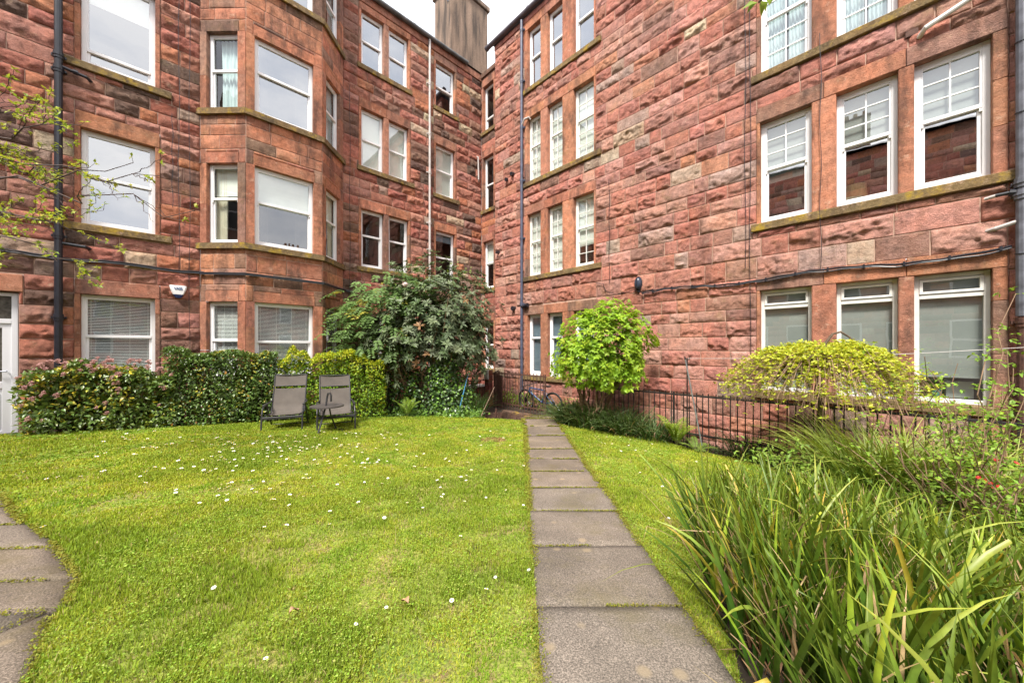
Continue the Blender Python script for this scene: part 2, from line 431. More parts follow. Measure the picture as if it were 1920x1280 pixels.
def courses(keys, step=.30):
    out = [keys[0]]
    for a, b in zip(keys[:-1], keys[1:]):
        n_ = max(1, round((b - a) / step)); ws = [R.uniform(.74, 1.26) for _ in range(n_)]; t = sum(ws); z = a
        for w in ws: z += (b - a) * w / t; out.append(z)
    return out

def flatmap(off=0.0):
    return lambda u, z, h: (u, -(h + off), z)
def facemap(P, Q):
    """face from P to Q in (u,out); outward to the viewer side"""
    dx, do = Q[0] - P[0], Q[1] - P[1]; L = math.hypot(dx, do); dx /= L; do /= L
    nx, no = -do, dx   # outward normal in (u,out)
    return (lambda s, z, h: (P[0] + dx * s + nx * h, -(P[1] + do * s + no * h), z)), L, math.atan2(-do, dx)

# ------------------------------------------------------------------ windows
def window(parent, origin, rz, w, h, mid=.5, ft=.055, bars=(0, 0, 0, 0), mat='upvc', glass='glass', glass2=None, blind=None, sash=True, tilt=False, topvent=False, rdepth=1.6, room=True, name='window'):
    """origin = lower left corner of the opening on the recessed plane (local to parent); faces local -y"""
    mb = MB()
    D0, D1 = 0.0, .075
    mb.box(0, ft, D0, D1, 0, h, .004); mb.box(w - ft, w, D0, D1, 0, h, .004)
    mb.box(ft, w - ft, D0 + .002, D1, 0, ft * 1.1, .004); mb.box(ft, w - ft, D0 + .002, D1, h - ft, h, .004)
    zm = h * mid
    if topvent:
        mb.box(ft, w - ft, D0 + .004, D1, zm - .03, zm + .03, .004)
        for a, b in ((zm + .03, h - ft),):
            mb.box(ft, ft + .035, -.012, .03, a + .01, b - .008, .003); mb.box(w - ft - .035, w - ft, -.012, .03, a + .01, b - .008, .003)
            mb.box(ft + .035, w - ft - .035, -.012, .03, a + .01, a + .045, .003); mb.box(ft + .035, w - ft - .035, -.012, .03, b - .04, b - .008, .003)
    elif mid > 0:
        st = .04
        mb.box(ft, w - ft, -.004, .05, zm - .028, zm + .028, .004)
        # lower sash, set slightly behind
        mb.box(ft, ft + st, .028, .07, ft, zm - .03, .003); mb.box(w - ft - st, w - ft, .028, .07, ft, zm - .03, .003); mb.box(ft + st, w - ft - st, .03, .07, ft * 1.1, ft * 1.1 + .055, .003)
        st2 = .022
        mb.box(ft, ft + st2, .006, .045, zm + .03, h - ft, .003); mb.box(w - ft - st2, w - ft, .006, .045, zm + .03, h - ft, .003); mb.box(ft + st2, w - ft - st2, .006, .045, h - ft - .03, h - ft, .003)
        if sash:   # sash horns
            mb.box(ft, ft + .025, .0, .02, zm - .075, zm - .03); mb.box(w - ft - .025, w - ft, .0, .02, zm - .075, zm - .03)
    bw = .009
    for (nx_, nz_, a, b) in ((bars[0], bars[1], zm + .03, h - ft), (bars[2], bars[3], ft, zm - .03)):
        for i in range(1, nx_):
            x = ft + (w - 2 * ft) * i / nx_; mb.box(x - bw, x + bw, .018, .04, a, b)
        for i in range(1, nz_):
            z = a + (b - a) * i / nz_; mb.box(ft, w - ft, .02, .042, z - bw, z + bw)
    fr = mb.build(name, M[mat], parent, loc=origin, rz=rz)
    gl = MB(); gl.add([(ft, .036, zm if mid else ft), (w - ft, .036, zm if mid else ft), (w - ft, .036, h - ft), (ft, .036, h - ft)], [(0, 1, 2, 3)])
    gl.build('pane', M[glass if not glass2 else glass2], fr)
    if mid:
        gl = MB(); gl.add([(ft, .056, ft), (w - ft, .056, ft), (w - ft, .056, zm), (ft, .056, zm)], [(0, 1, 2, 3)]); gl.build('pane', M[glass], fr)
    if blind:
        kind, amt = blind[0], blind[1]
        x0, x1 = ft * .7, w - ft * .7; zt = h - ft * .6
        if kind in ('roller', 'grey', 'blue'):
            zb = zt - (h - ft) * amt; b = MB()
            nseg = 10; vs = []
            for i in range(nseg + 1):
                z = zt + (zb - zt) * i / nseg
                for x in (x0, x1): vs.append((x, .092 + .004 * math.sin(i * 1.3), z))
            b.add(vs, [(2 * i, 2 * i + 1, 2 * i + 3, 2 * i + 2) for i in range(nseg)])
            b.box(x0, x1, .086, .10, zb - .02, zb)
            b.build('blind', M[{'roller': 'blind', 'grey': 'greyblind', 'blue': 'blueblind'}[kind]], fr)
        elif kind == 'venetian':
            b = MB(); z = zt
            while z > zt - (h - ft) * amt:
                b.add([(x0, .082, z - .009), (x1, .082, z - .009), (x1, .100, z + .008), (x0, .100, z + .008)], [(0, 1, 2, 3)]); z -= .031
            for i in range(4):
                x = x0 + (x1 - x0) * (.08 + .28 * i); b.box(x - .004, x + .004, .079, .081, ft, zt)
            b.build('blind', M['slat'], fr)
        elif kind in ('curtain', 'cream'):
            for sgn, f in ((0, amt), (1, blind[2] if len(blind) > 2 else amt)):
                if f <= 0: continue
                b = MB(); ns = 26; vs = []; wd = (x1 - x0) * f
                for zz_ in (zt, h * .5, ft):
                    for i in range(ns + 1):
                        x = i / ns * wd * (1 if zz_ > h * .6 else .93); x = x0 + x if sgn == 0 else x1 - x
                        vs.append((x, .14 + .022 * math.sin(i * 1.45 + zz_ * .6) + .008 * math.sin(i * .7 + 2), zz_))
                b.add(vs, [(r * (ns + 1) + i, r * (ns + 1) + i + 1, (r + 1) * (ns + 1) + i + 1, (r + 1) * (ns + 1) + i) for r in range(2) for i in range(ns)])
                b.build('curtain', M['bluecurtain' if kind == 'curtain' else 'cream'], fr, smooth=True)
            if kind == 'cream':
                b = MB(); b.box(x0, x1, .125, .13, h * (mid + .06), zt); b.build('blind', M['blind'], fr)
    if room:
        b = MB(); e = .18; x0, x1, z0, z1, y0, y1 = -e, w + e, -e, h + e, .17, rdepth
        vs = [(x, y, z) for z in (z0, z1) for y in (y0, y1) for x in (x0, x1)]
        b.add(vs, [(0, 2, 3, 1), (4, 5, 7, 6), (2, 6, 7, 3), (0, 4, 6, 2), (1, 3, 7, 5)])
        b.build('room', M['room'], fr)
    return fr

def dbox(parent, name, mat, x0, x1, y0, y1, z0, z1, b=.008, pal='ashlar', loc=None, rz=None):
    mb = MB(); mb.cur = pick(PAL[pal]); mb.box(x0, x1, y0, y1, z0, z1, b)
    return mb.build(name, M[mat], parent, usecol=True, loc=loc, rz=rz)
RC = .10   # window recess
def group_opening(parent, frames, zb, zt, holes, jl=.07, jr=.07, lint=.28, sillx=(.12, .12), opts=None, proud=.028, lname='lintel', sp=.07):
    """frames = [(ua,ub,opts)] in one dressed surround, on the plane y=0 of parent"""
    ua, ub = frames[0][0], frames[-1][1]
    holes.append((ua - jl, ub + jr, zb - .14, zt + lint)); holes.append((ua - sillx[0], ub + sillx[1], zb - .14, zb))
    mb = MB(); mb.cur = tuple(v * .62 for v in (.36, .26, .13)); mb.box(ua - sillx[0], ub + sillx[1], -sp, .2, zb - .14, zb, .01); mb.build('sill', M['sill'], parent, usecol=True)
    # lintel: one stone per opening
    edges = [ua - jl] + [(frames[i][1] + frames[i + 1][0]) / 2 for i in range(len(frames) - 1)] + [ub + jr]
    for a, b in zip(edges[:-1], edges[1:]): dbox(parent, lname, 'dressed', a + .003, b - .003, -proud, .2, zt, zt + lint, .008)
    for a, b in ((ua - jl, ua), (ub, ub + jr)):
        z = zb
        while z < zt - .01:
            z2 = min(zt, z + R.uniform(.45, .75)); 
            if zt - z2 < .25: z2 = zt
            dbox(parent, 'jamb', 'dressed', a, b, -proud + .004, .2, z + .002, z2 - .002, .006); z = z2
    for i in range(len(frames) - 1):
        dbox(parent, 'mullion', 'dressed', frames[i][1], frames[i + 1][0], -proud + .002, .2, zb + .002, zt - .002, .012)
    for a, b, o in frames:
        window(parent, (a, RC, zb), 0, b - a, zt - zb, **o)

# ------------------------------------------------------------------ LEFT TENEMENT
LB = empty('tenement_building', (-math.cos(A) * DL, math.sin(A) * DL, 0), PI / 2 - A)
tag(LB, 'red sandstone tenement on the left with a canted bay, white drainpipe and tall roughcast chimney', 'building')
LZ = courses([-2.3, -.79, 1.03, 1.31, 2.2, 4.13, 4.41, 5.2, 7.08, 7.36, 8.2, 9.97, 10.18], .295)
H = []
W = dict
group_opening(LB, [(-1.29, -.29, W(mid=.52, blind=('venetian', 1.0), glass='glass', sash=False))], -.65, 1.02, H, sillx=(.25, .25))
group_opening(LB, [(-1.29, -.29, W(mid=.53, glass='glass_hi', sash=False, ft=.06))], 2.36, 4.2, H, lint=.30, sillx=(.25, .25))
group_opening(LB, [(-1.29, -.29, W(mid=.17, glass='glass_hi', sash=False, ft=.07, blind=('roller', .3)))], 5.44, 7.36, H, sillx=(.25, .25))
group_opening(LB, [(-1.29, -.29, W(mid=.5, glass='glass_hi'))], 8.4, 9.95, H, sillx=(.25, .25))
g1 = W(mid=.5, glass='glass_hi', sash=False)
group_opening(LB, [(3.96, 4.64, g1), (4.80, 5.46, g1)], 8.34, 9.97, H, lint=.20)
group_opening(LB, [(3.96, 4.64, W(mid=.5, blind=('roller', 1.0), glass='glass', sash=False)), (4.80, 5.46, W(mid=.5, blind=('roller', 1.0), glass='glass', sash=False))], 5.34, 7.08, H, sillx=(.12, .2))
group_opening(LB, [(3.96, 4.64, W(mid=.56, glass='glass_lo', sash=False)), (4.80, 5.46, W(mid=.56, glass='glass_lo', sash=False))], 2.38, 4.1, H)
group_opening(LB, [(3.96, 4.64, W(mid=.5)), (4.80, 5.46, W(mid=.5))], -.65, 1.02, H)
group_opening(LB, [(6.48, 7.27, W(mid=.5, glass='glass_hi', sash=False))], 8.31, 9.9, H, lint=.24, sillx=(.1, .18))
group_opening(LB, [(6.48, 7.27, W(mid=.52, blind=('roller', 1.0), glass='glass', sash=False))], 5.3, 7.04, H, sillx=(.1, .18))
group_opening(LB, [(6.48, 7.27, W(mid=.5, glass='glass_lo', sash=False, blind=('blue', .15)))], 2.25, 4.05, H)
group_opening(LB, [(6.48, 7.27, W(mid=.5))], -.65, 1.02, H)
# bay opening in the main wall, and the door
BP = [(.416, 0), (1.15, .735), (2.71, .735), (3.45, 0)]
H.append((BP[0][0], BP[3][0], -2.3, 10.18))
H.append((-3.05, -1.98, -1.62, 1.0)); H.append((-3.1, -1.93, .98, 1.28))
dbox(LB, 'lintel', 'dressed', -3.1, -1.93, -.028, .2, .98, 1.28)
stone_wall('wall', LB, flatmap(), -9.0, 8.5, LZ, H, .030, seed=3, lens=(.25, .82))
# bay
bay = empty('bay_window', (0, 0, 0)); bay.parent = LB
BW = [  # face, s0, s1, per-floor options
    (0, .15, .86, [W(mid=.5, blind=('venetian', 1.0), glass='glass', sash=False), W(mid=.57, blind=('cream', .42, 0), glass='glass_lo'), W(mid=.53, blind=('curtain', .0, .85), glass='glass_lo', sash=False), W(glass='glass_hi')]),
    (1, .16, 1.36, [W(mid=.48, blind=('venetian', 1.0), glass='glass', sash=False), W(mid=.56, blind=('roller', .44), glass='glass', ft=.06), W(mid=.57, glass='glass_hi', sash=False, ft=.06), W(glass='glass_hi')]),
    (2, .16, .86, [W(mid=.5, blind=('venetian', 1.0), sash=False), W(mid=.57, glass='glass_lo', blind=('cream', .4, .3)), W(mid=.53, glass='glass', blind=('curtain', .4, .4), sash=False), W(glass='glass_hi', blind=('curtain', .5, .3))])]
FZ = [(-.70, 1.03), (2.33, 4.13), (5.33, 7.07), (8.33, 9.97)]
BZ = courses([-2.3, -.84, 1.03, 1.31, 1.76, 2.2, 4.13, 4.41, 4.8, 5.2, 7.07, 7.35, 7.78, 8.2, 9.97, 10.18], .3)
for fi, s0, s1, opts in BW:
    mp_, Lf, ang = facemap(BP[fi], BP[fi + 1])
    hs = []
    ex = empty('bay_face', (BP[fi][0], -BP[fi][1], 0), ang); ex.parent = LB
    bay_hold = ex
    for (zb, zt), o in zip(FZ, opts):
        # whole storey band is dressed jamb stones either side
        hs.append((0, Lf, zb, zt))
        hs.append((s0 - .02, s1 + .02, zt, zt + .24))
        def bx(nm, a, b, z0, z1, pr=.012, back=.16):
            mb = MB(); mb.cur = pick(PAL['ashlar'])
            if back < .1: mb.box(a, b, -pr, back, z0, z1, .006)
            else:
                # mitre the inner edge so neighbours do not cross
                k = .41 * back
                aa = a + (k if a <= 0.001 else 0); bb = b - (k if b >= Lf - .001 else 0)
                vs = [(a, -pr, z0), (b, -pr, z0), (bb, back, z0), (aa, back, z0), (a, -pr, z1), (b, -pr, z1), (bb, back, z1), (aa, back, z1)]
                mb.add(vs, [(0, 3, 2, 1), (4, 5, 6, 7), (0, 1, 5, 4), (1, 2, 6, 5), (2, 3, 7, 6), (3, 0, 4, 7)])
            ca, sa = math.cos(ang), math.sin(ang); P0 = (BP[fi][0], -BP[fi][1])
            mb.v = [(P0[0] + ca * x - sa * y, P0[1] + sa * x + ca * y, z) for x, y, z in mb.v]
            return mb.build(nm, M['dressed'], LB, usecol=True)
        for a, b in ((0, s0), (s1, Lf)):
            z = zb
            while z < zt - .01:
                z2 = min(zt, z + R.uniform(.6, 1.3)); z2 = zt if zt - z2 < .4 else z2
                bx('jamb', a, b, z + .002, z2 - .002); z = z2
        bx('lintel', s0 - .02, s1 + .02, zt + .002, zt + .24, .014)
        ca, sa = math.cos(ang), math.sin(ang)
        lx, ly = s0, RC - .02
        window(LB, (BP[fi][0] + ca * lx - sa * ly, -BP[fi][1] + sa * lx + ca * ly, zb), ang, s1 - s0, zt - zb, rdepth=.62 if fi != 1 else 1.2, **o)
    bpy.data.objects.remove(ex)
    for bi_, (za, zb_) in enumerate(((-2.3, -.70), (1.03, 2.33), (4.13, 5.33), (7.07, 8.33), (9.97, 10.18))):
        stone_wall('bay_spandrel', LB, mp_, 0, Lf, courses([za, zb_], .3), [h for h in hs if h[2] < zb_ and h[3] > za], .05, amp=(.006, .024), pal='ashlar', lens=(.4, .8), seed=20 + fi + 5 * bi_, flat=.5)
bpy.data.objects.remove(bay)
def bayprism(name, mat, z0, z1, o, colr):
    k = o * .414; pts = [(BP[0][0] - o - .02, .05), (BP[0][0] - o - .02, 0), (BP[1][0] - k, -BP[1][1] - o), (BP[2][0] + k, -BP[2][1] - o), (BP[3][0] + o + .02, 0), (BP[3][0] + o + .02, .05)]
    mb = MB(); mb.cur = colr; mb.prism(pts, z0, z1); return mb.build(name, M[mat], LB, usecol=True)
for zb, _ in FZ: bayprism('sill', 'sill', zb - .13, zb, .075, (.22, .16, .085))
mb = MB(); mb.prism([(BP[0][0], .6), (BP[0][0] - .1, -.1), (BP[1][0], -.9), (BP[2][0], -.9), (BP[3][0] + .1, -.1), (BP[3][0], .6)], 10.2, 10.5); mb.build('bay_roof', M['slate'], LB)
# eaves course, gutter, roof
dbox(LB, 'eaves_course', 'dressed', -9, .40, -.05, .3, 10.182, 10.42); dbox(LB, 'eaves_course', 'dressed', 3.46, 8.5, -.05, .3, 10.182, 10.42)
def gutter(parent, name, u0, u1, z, r, mat, y=-.13):
    mb = MB(); n_ = 10
    seg = max(2, int((u1 - u0) / 1.8)); 
    mb.tube([(u0, y, z), (u1, y, z)], r, r, 12)
    for i in range(seg + 1):
        u = u0 + (u1 - u0) * i / seg; mb.tube([(u - .035, y, z), (u + .035, y, z)], r * 1.14, r * 1.14, 12)
    return mb.build(name, M[mat], parent, smooth=False)
gutter(LB, 'gutter', 3.5, 7.72, 10.44, .065, 'lead'); gutter(LB, 'gutter', -9, .3, 10.44, .065, 'lead')
mb = MB(); mb.add([(-9, -.08, 10.47), (8.5, -.08, 10.47), (8.5, 5, 13.0), (-9, 5, 13.0), (-9, 10, 10.47), (8.5, 10, 10.47)], [(0, 1, 2, 3), (3, 2, 5, 4), (1, 5, 2), (0, 3, 4)]); mb.build('roof', M['slate'], LB)
mb = MB(); mb.box(-9, 8.5, .9, 1.0, -2.3, 10.4)   # inner spine so that no light crosses the block
# chimney flush with the wall head
mb = MB(); mb.box(7.12, 8.84, .02, 1.1, 10.0, 13.12, .02); ch = mb.build('chimney', M['render'], LB)
mb = MB(); mb.box(7.05, 8.91, -.05, 1.17, 13.122, 13.3, .02); [mb.tube([(7.5 + .45 * k, .55, 13.3), (7.5 + .45 * k, .55, 13.95)], .13, .11, 10) for k in range(3)]; mb.build('chimney_cap', M['render'], ch)
mb = MB(); mb.box(8.45, 8.9, .03, .8, 13.05, 13.2)
mb = MB(); mb.tube([(7.05, .1, 12.3), (6.93, -.05, 12.35)], .012); mb.tube([(6.9, -.06, 12.42), (6.96, -.04, 12.22)], .03); mb.tube([(6.86, -.1, 12.36), (7.0, .0, 12.38)], .014); mb.build('aerial_bracket', M['greypipe'], ch)
# drainpipes
def pipe(parent, name, u, y, z0, z1, r, mat, joints=(), shoe=False):
    mb = MB(); mb.tube([(u, y, z0), (u, y, z1)], r, r, 12)
    for z in joints:
        mb.tube([(u, y, z - .06), (u, y, z + .06)], r * 1.22, r * 1.22, 12); mb.tube([(u, y, z - .012), (u, y, z + .012)], r * 1.4, r * 1.4, 12)
        mb.box(u - .09, u + .09, y + .02, y + r + .03, z - .02, z + .02)
    return mb.build(name, M[mat], parent, smooth=False)
bp_ = pipe(LB, 'drainpipe', -1.53, -.11, -1.5, 10.4, .052, 'black', (.55, 2.05, 5.1, 5.35, 7.9))
mb = MB(); mb.tube([(-1.53, -.11, 5.17), (-1.2, -.11, 5.12), (-1.14, 0, 5.10)], .03, n=8); mb.tube([(-1.36, -.11, 5.145), (-1.30, -.11, 5.14)], .042, n=8); mb.build('branch_pipe', M['black'], bp_)
mb = MB(); mb.tube([(-1.53, -.11, 1.92), (-1.22, -.11, 1.9), (-1.16, 0, 1.89)], .03, n=8); mb.build('branch_pipe', M['black'], bp_)
pipe(LB, 'drainpipe', 6.2, -.09, -1.7, 10.42, .038, 'whitepipe', (.9, 3.3, 4.2, 5.9, 7.2, 8.9))
# service cable along the wall and around the bay
mb = MB(); pts = [(-6, -.055, 1.74)]
for i in range(40):
    u = -4 + i * .115; pts.append((u, -.06 - .005 * math.sin(i), 1.67 + .02 * math.sin(i * .5) + .004 * R.uniform(-1, 1)))
pts += [(BP[0][0] - .02, -.06, 1.66), (BP[1][0] - .02, -.79, 1.64), (BP[2][0] + .02, -.79, 1.63), (BP[3][0] + .05, -.06, 1.62), (3.75, -.06, 1.60)]
mb.tube(pts, .022, n=6); mb.tube([(x, y - .012, z - .03) for x, y, z in pts], .012, n=5); mb.build('cable', M['black'], LB)
for u, z0, z1 in ((.07, 1.7, 9.9), (.24, -1.5, 9.5), (-.03, 3.0, 5.0), (3.62, -.4, 7.5)):
    mb = MB(); mb.tube([(u + .012 * math.sin(i * 1.3), -.062, z0 + (z1 - z0) * i / 14) for i in range(15)], .006, n=4); mb.build('wire', M['black'], LB)
# small white condensate pipe near the corner
mb = MB(); mb.tube([(8.28, -.0, 7.25), (8.28, -.09, 7.2), (8.30, -.09, 6.35), (8.36, 0, 6.3)], .028, n=8); mb.build('overflow_pipe', M['whitepipe'], LB)
# door at the far left
mb = MB(); u0, u1, z0, z1 = -3.03, -2.0, -1.56, .96
for a, b, c, d in ((u0, u0 + .07, z0, z1), (u1 - .07, u1, z0, z1), (u0 + .07, u1 - .07, z1 - .06, z1), (u0 + .07, u1 - .07, .42, .50)): mb.box(a, b, .08, .16, c, d, .004)
mb.box(u0 + .07, u0 + .17, .1, .15, z0 + .03, .42, .004); mb.box(u1 - .17, u1 - .07, .1, .15, z0 + .03, .42, .004); mb.box(u0 + .17, u1 - .17, .1, .15, .34, .42, .004)
mb.box(u0 + .17, u1 - .17, .1, .15, -.72, -.60, .004); mb.box(u0 + .17, u1 - .17, .12, .14, z0 + .03, -.72, .002)
for i in range(6):
    x = u0 + .2 + i * .11; mb.box(x, x + .085, .108, .121, z0 + .12, -.80, .006)
mb.box(u0 + .17, u1 - .17, .1, .15, z0 + .03, z0 + .10, .003)
dr = mb.build('door', M['door'], LB)
mb = MB(); mb.add([(u0 + .17, .13, -.6), (u1 - .17, .13, -.6), (u1 - .17, .13, .34), (u0 + .17, .13, .34)], [(0, 1, 2, 3)]); mb.add([(u0 + .07, .13, .5), (u1 - .07, .13, .5), (u1 - .07, .13, z1 - .06), (u0 + .07, .13, z1 - .06)], [(0, 1, 2, 3)]); mb.build('pane', principled('obscured_glass', (.09, .085, .07), .25, nscale=14, namt=.5, bump=.6, bscale=25), dr)
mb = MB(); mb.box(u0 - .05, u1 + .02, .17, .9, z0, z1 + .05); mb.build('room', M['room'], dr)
mb = MB(); mb.tube([(u1 - .12, .09, -.42), (u1 - .12, .05, -.42), (u1 - .24, .05, -.42)], .012, n=6); mb.build('handle', M['alu'], dr)
mb = MB(); mb.cur = (.36, .3, .24); mb.box(u0 - .1, u1 + .12, -.42, .08, -1.75, -1.57, .01); mb.build('door_step', M['dressed'], LB, usecol=True)

# ------------------------------------------------------------------ RIGHT TENEMENT
RB = empty('tenement_building', (math.sin(A) * DR, math.cos(A) * DR, 0), -A)
tag(RB, 'rock faced red sandstone tenement on the right with rows of triple sash windows', 'building')
RZ = courses([-2.6, -1.0, 1.02, 1.30, 2.05, 4.1, 4.38, 4.96, 7.08, 7.36, 7.86, 9.85, 10.1], .305)
H = []
def far(z, opts, zb, zt): group_opening(RB, [(-7.47, -6.93, opts[0]), (-6.66, -6.11, opts[1]), (-5.73, -5.08, opts[2])], zb, zt, H, jl=.12, jr=.05, sillx=(.16, .22), lint=.26)
sb = (2, 2, 2, 3)
far(3, [W(mid=.52, glass='glass_hi')] * 3, 8.0, 9.84)
far(2, [W(mid=.56, glass='glass', bars=sb, blind=('roller', 1.0), mat='oldwhite')] * 3, 5.1, 7.08)
far(1, [W(mid=.56, glass='glass', bars=sb, blind=('roller', 1.0), mat='oldwhite'), W(mid=.56, glass='glass', bars=sb, blind=('roller', 1.0), mat='oldwhite'), W(mid=.56, glass='glass', bars=sb, blind=('roller', .68), mat='oldwhite')], 2.18, 4.1)
far(0, [W(mid=.62, glass='glass', blind=('blue', 1.0), sash=False, ft=.065)] * 3, -.86, 1.0)
def near(opts, zb, zt, bars=None): group_opening(RB, [(-1.48, -.74, opts[0]), (-.43, .26, opts[1]), (.42, 1.11, opts[2])], zb, zt, H, jl=.05, jr=.12, sillx=(.13, .2), lint=.27)
nb_ = (2, 3, 0, 0)
near([W(mid=.52, glass='glass', bars=(2, 3, 2, 3), blind=('curtain', .5, .5), ft=.065)] * 3, 5.1, 7.08)
near([W(mid=.54, glass='glass_mirror', glass2='glass', bars=nb_, blind=('grey', .58), ft=.07), W(mid=.54, glass='glass_mirror', glass2='glass', bars=nb_, blind=('grey', .45), ft=.07), W(mid=.54, glass='glass_mirror', glass2='glass', bars=nb_, blind=('grey', .45), ft=.07)], 2.31, 4.2)
gv = dict(glass='glass', topvent=True, sash=False, ft=.055, mat='oldwhite')
near([W(mid=.83, blind=('grey', 1.0), **gv), W(mid=.83, blind=('grey', 1.0), **gv), W(mid=.83, blind=('grey', .80), **gv)], -.80, 1.06)
group_opening(RB, [(-1.48, -.74, g1), (-.43, .26, g1), (.42, 1.11, g1)], 8.0, 9.84, H, jl=.05, jr=.12, sillx=(.13, .2), lint=.26)
stone_wall('wall', RB, flatmap(), -9.01, 4.5, RZ, H, .0225, amp=(.024, .058), pal='right', seed=40, lens=(.26, .84))
# recessed bay of wall in the corner
H2 = []
rec = empty('recess_wall', (0, .6, 0)); rec.parent = RB
for zb, zt, o in ((8.18, 9.9, W(mid=.3, glass='glass_lo', sash=False)), (5.2, 7.2, W(mid=.48, glass='glass_lo', sash=False)), (2.21, 4.0, W(mid=.55, glass='glass_lo', blind=('roller', .45), sash=False)), (-.8, 1.0, W())):
    group_opening(rec, [(-10.36, -9.76, o)], zb, zt, H2, jl=.06, jr=.06)
for ch in list(rec.children):
    ch.parent = RB; ch.location = (ch.location[0], ch.location[1] + .6, ch.location[2])
bpy.data.objects.remove(rec)
stone_wall('recess_stonework', RB, flatmap(-.6), -10.5, -8.95, courses([-2.6, -.94, 1.0, 1.28, 2.07, 4.0, 4.28, 5.06, 7.2, 7.48, 8.04, 9.9, 10.25], .3), H2, .06, amp=(.012, .035), seed=60)
mb = MB(); mb.cur = (.3, .13, .095); mb.box(-9.005, -8.9, .0, .62, -2.6, 10.1); mb.build('corner_return', M['dressed'], RB, usecol=True)
mb = MB(); mb.cur = (.16, .1, .075); mb.box(-10.5, -9.0, .53, .9, 10.252, 10.42, .01); mb.build('parapet', M['dressed'], RB, usecol=True)
dbox(RB, 'eaves_course', 'dressed', -9.01, 4.5, -.04, .3, 10.102, 10.26, pal='right')
gutter(RB, 'gutter', -9.3, 4.5, 10.33, .075, 'gutter2', -.12)
mb = MB(); mb.add([(-10.5, -.1, 10.36), (4.5, -.1, 10.36), (4.5, 5, 12.8), (-10.5, 5, 12.8), (-10.5, 10, 10.4), (4.5, 10, 10.4)], [(0, 1, 2, 3), (3, 2, 5, 4), (1, 5, 2), (0, 3, 4)]); 
mb.v = [(x if x > -10 else -9.1, y, z) for x, y, z in mb.v]; mb.build('roof', M['slate'], RB)
mb = MB(); mb.cur = (.16, .12, .1); mb.box(-10.35, -9.85, 1.6, 2.3, 10.3, 12.35, .02); mb.cur = (.2, .14, .11); mb.tube([(-10.25, 1.95, 12.3), (-10.25, 1.95, 12.95)], .1, .08, 10); mb.tube([(-9.98, 1.95, 12.3), (-9.98, 1.95, 12.6)], .1, .09, 10); mb.build('chimney_stack', M['dressed'], RB, usecol=True)
# pipes
p1 = pipe(RB, 'drainpipe', -7.64, -.10, -1.75, 10.2, .043, 'bluepipe', (9.9, 8.3, 6.85, 5.2, 3.4, 1.35))
mb = MB(); mb.tube([(-7.64, -.1, 6.9), (-7.5, -.12, 7.05), (-7.38, -.05, 7.08), (-7.36, 0, 7.02)], .028, n=8); mb.build('branch_pipe', M['whitepipe'], p1)
mb = MB(); mb.tube([(-7.64, -.1, 1.26), (-7.48, -.1, 1.28)], .05, n=10); mb.tube([(-7.49, -.1, 1.28), (-7.38, -.1, 1.3)], .065, n=10); mb.build('branch_pipe', M['black'], p1)
mb = MB(); mb.tube([(-8.05, 0, 1.25), (-8.05, -.12, 1.25)], .07, n=10); mb.tube([(-8.1, 0, 5.6), (-8.1, -.12, 5.58)], .06, n=10); mb.tube([(-8.35, 0, 5.5), (-8.35, -.12, 5.48)], .06, n=10); mb.tube([(-8.8, 0, 3.2), (-8.8, -.12, 3.19)], .05, n=10); mb.build('flue_outlet', M['black'], RB)
p2 = pipe(RB, 'drainpipe', 1.33, -.12, .40, 10.2, .062, 'greypipe', (5.0, 4.86, 2.1, 1.95))
for z in (3.9, 3.0, 1.2):
    mb = MB(); mb.tube([(1.33 + .066 * math.cos(w), -.12 + .066 * math.sin(w), z + .01 * math.sin(w)) for w in [i * PI / 8 for i in range(17)]], .006, n=4); mb.build('tie_wire', M['black'], p2)
pipe(RB, 'drainpipe', 1.33, -.12, -1.9, .36, .052, 'rust', (.32,))
mb = MB(); mb.tube([(1.33, -.12, 4.85), (1.2, -.12, 4.84), (1.1, -.12, 4.80)], .045, n=10); mb.build('branch_pipe', M['black'], p2)
mb = MB(); mb.tube([(1.12, -.12, 4.81), (.52, -.11, 4.60), (.47, 0, 4.57)], .035, n=10); mb.build('waste_pipe', M['oldwhite'], p2)
mb = MB(); mb.tube([(1.33, -.12, 1.98), (1.22, -.12, 2.0)], .045, n=10); mb.tube([(1.23, -.12, 2.0), (1.12, -.1, 2.0)], .024, n=8); mb.build('branch_pipe', M['black'], p2)
mb = MB(); mb.tube([(1.13, -.1, 2.0), (1.04, -.06, 1.99)], .022, n=8); mb.tube([(1.3, -.12, 1.62), (1.12, -.08, 1.57), (1.06, -.03, 1.56)], .026, n=8); mb.build('waste_pipe', M['whitepipe'], p2)
mb = MB(); mb.cur = (.55, .45, .32)
mb.box(.33, .46, -.035, 0, 4.62, 4.72, .004); mb.build('air_brick', M['rust'], RB)
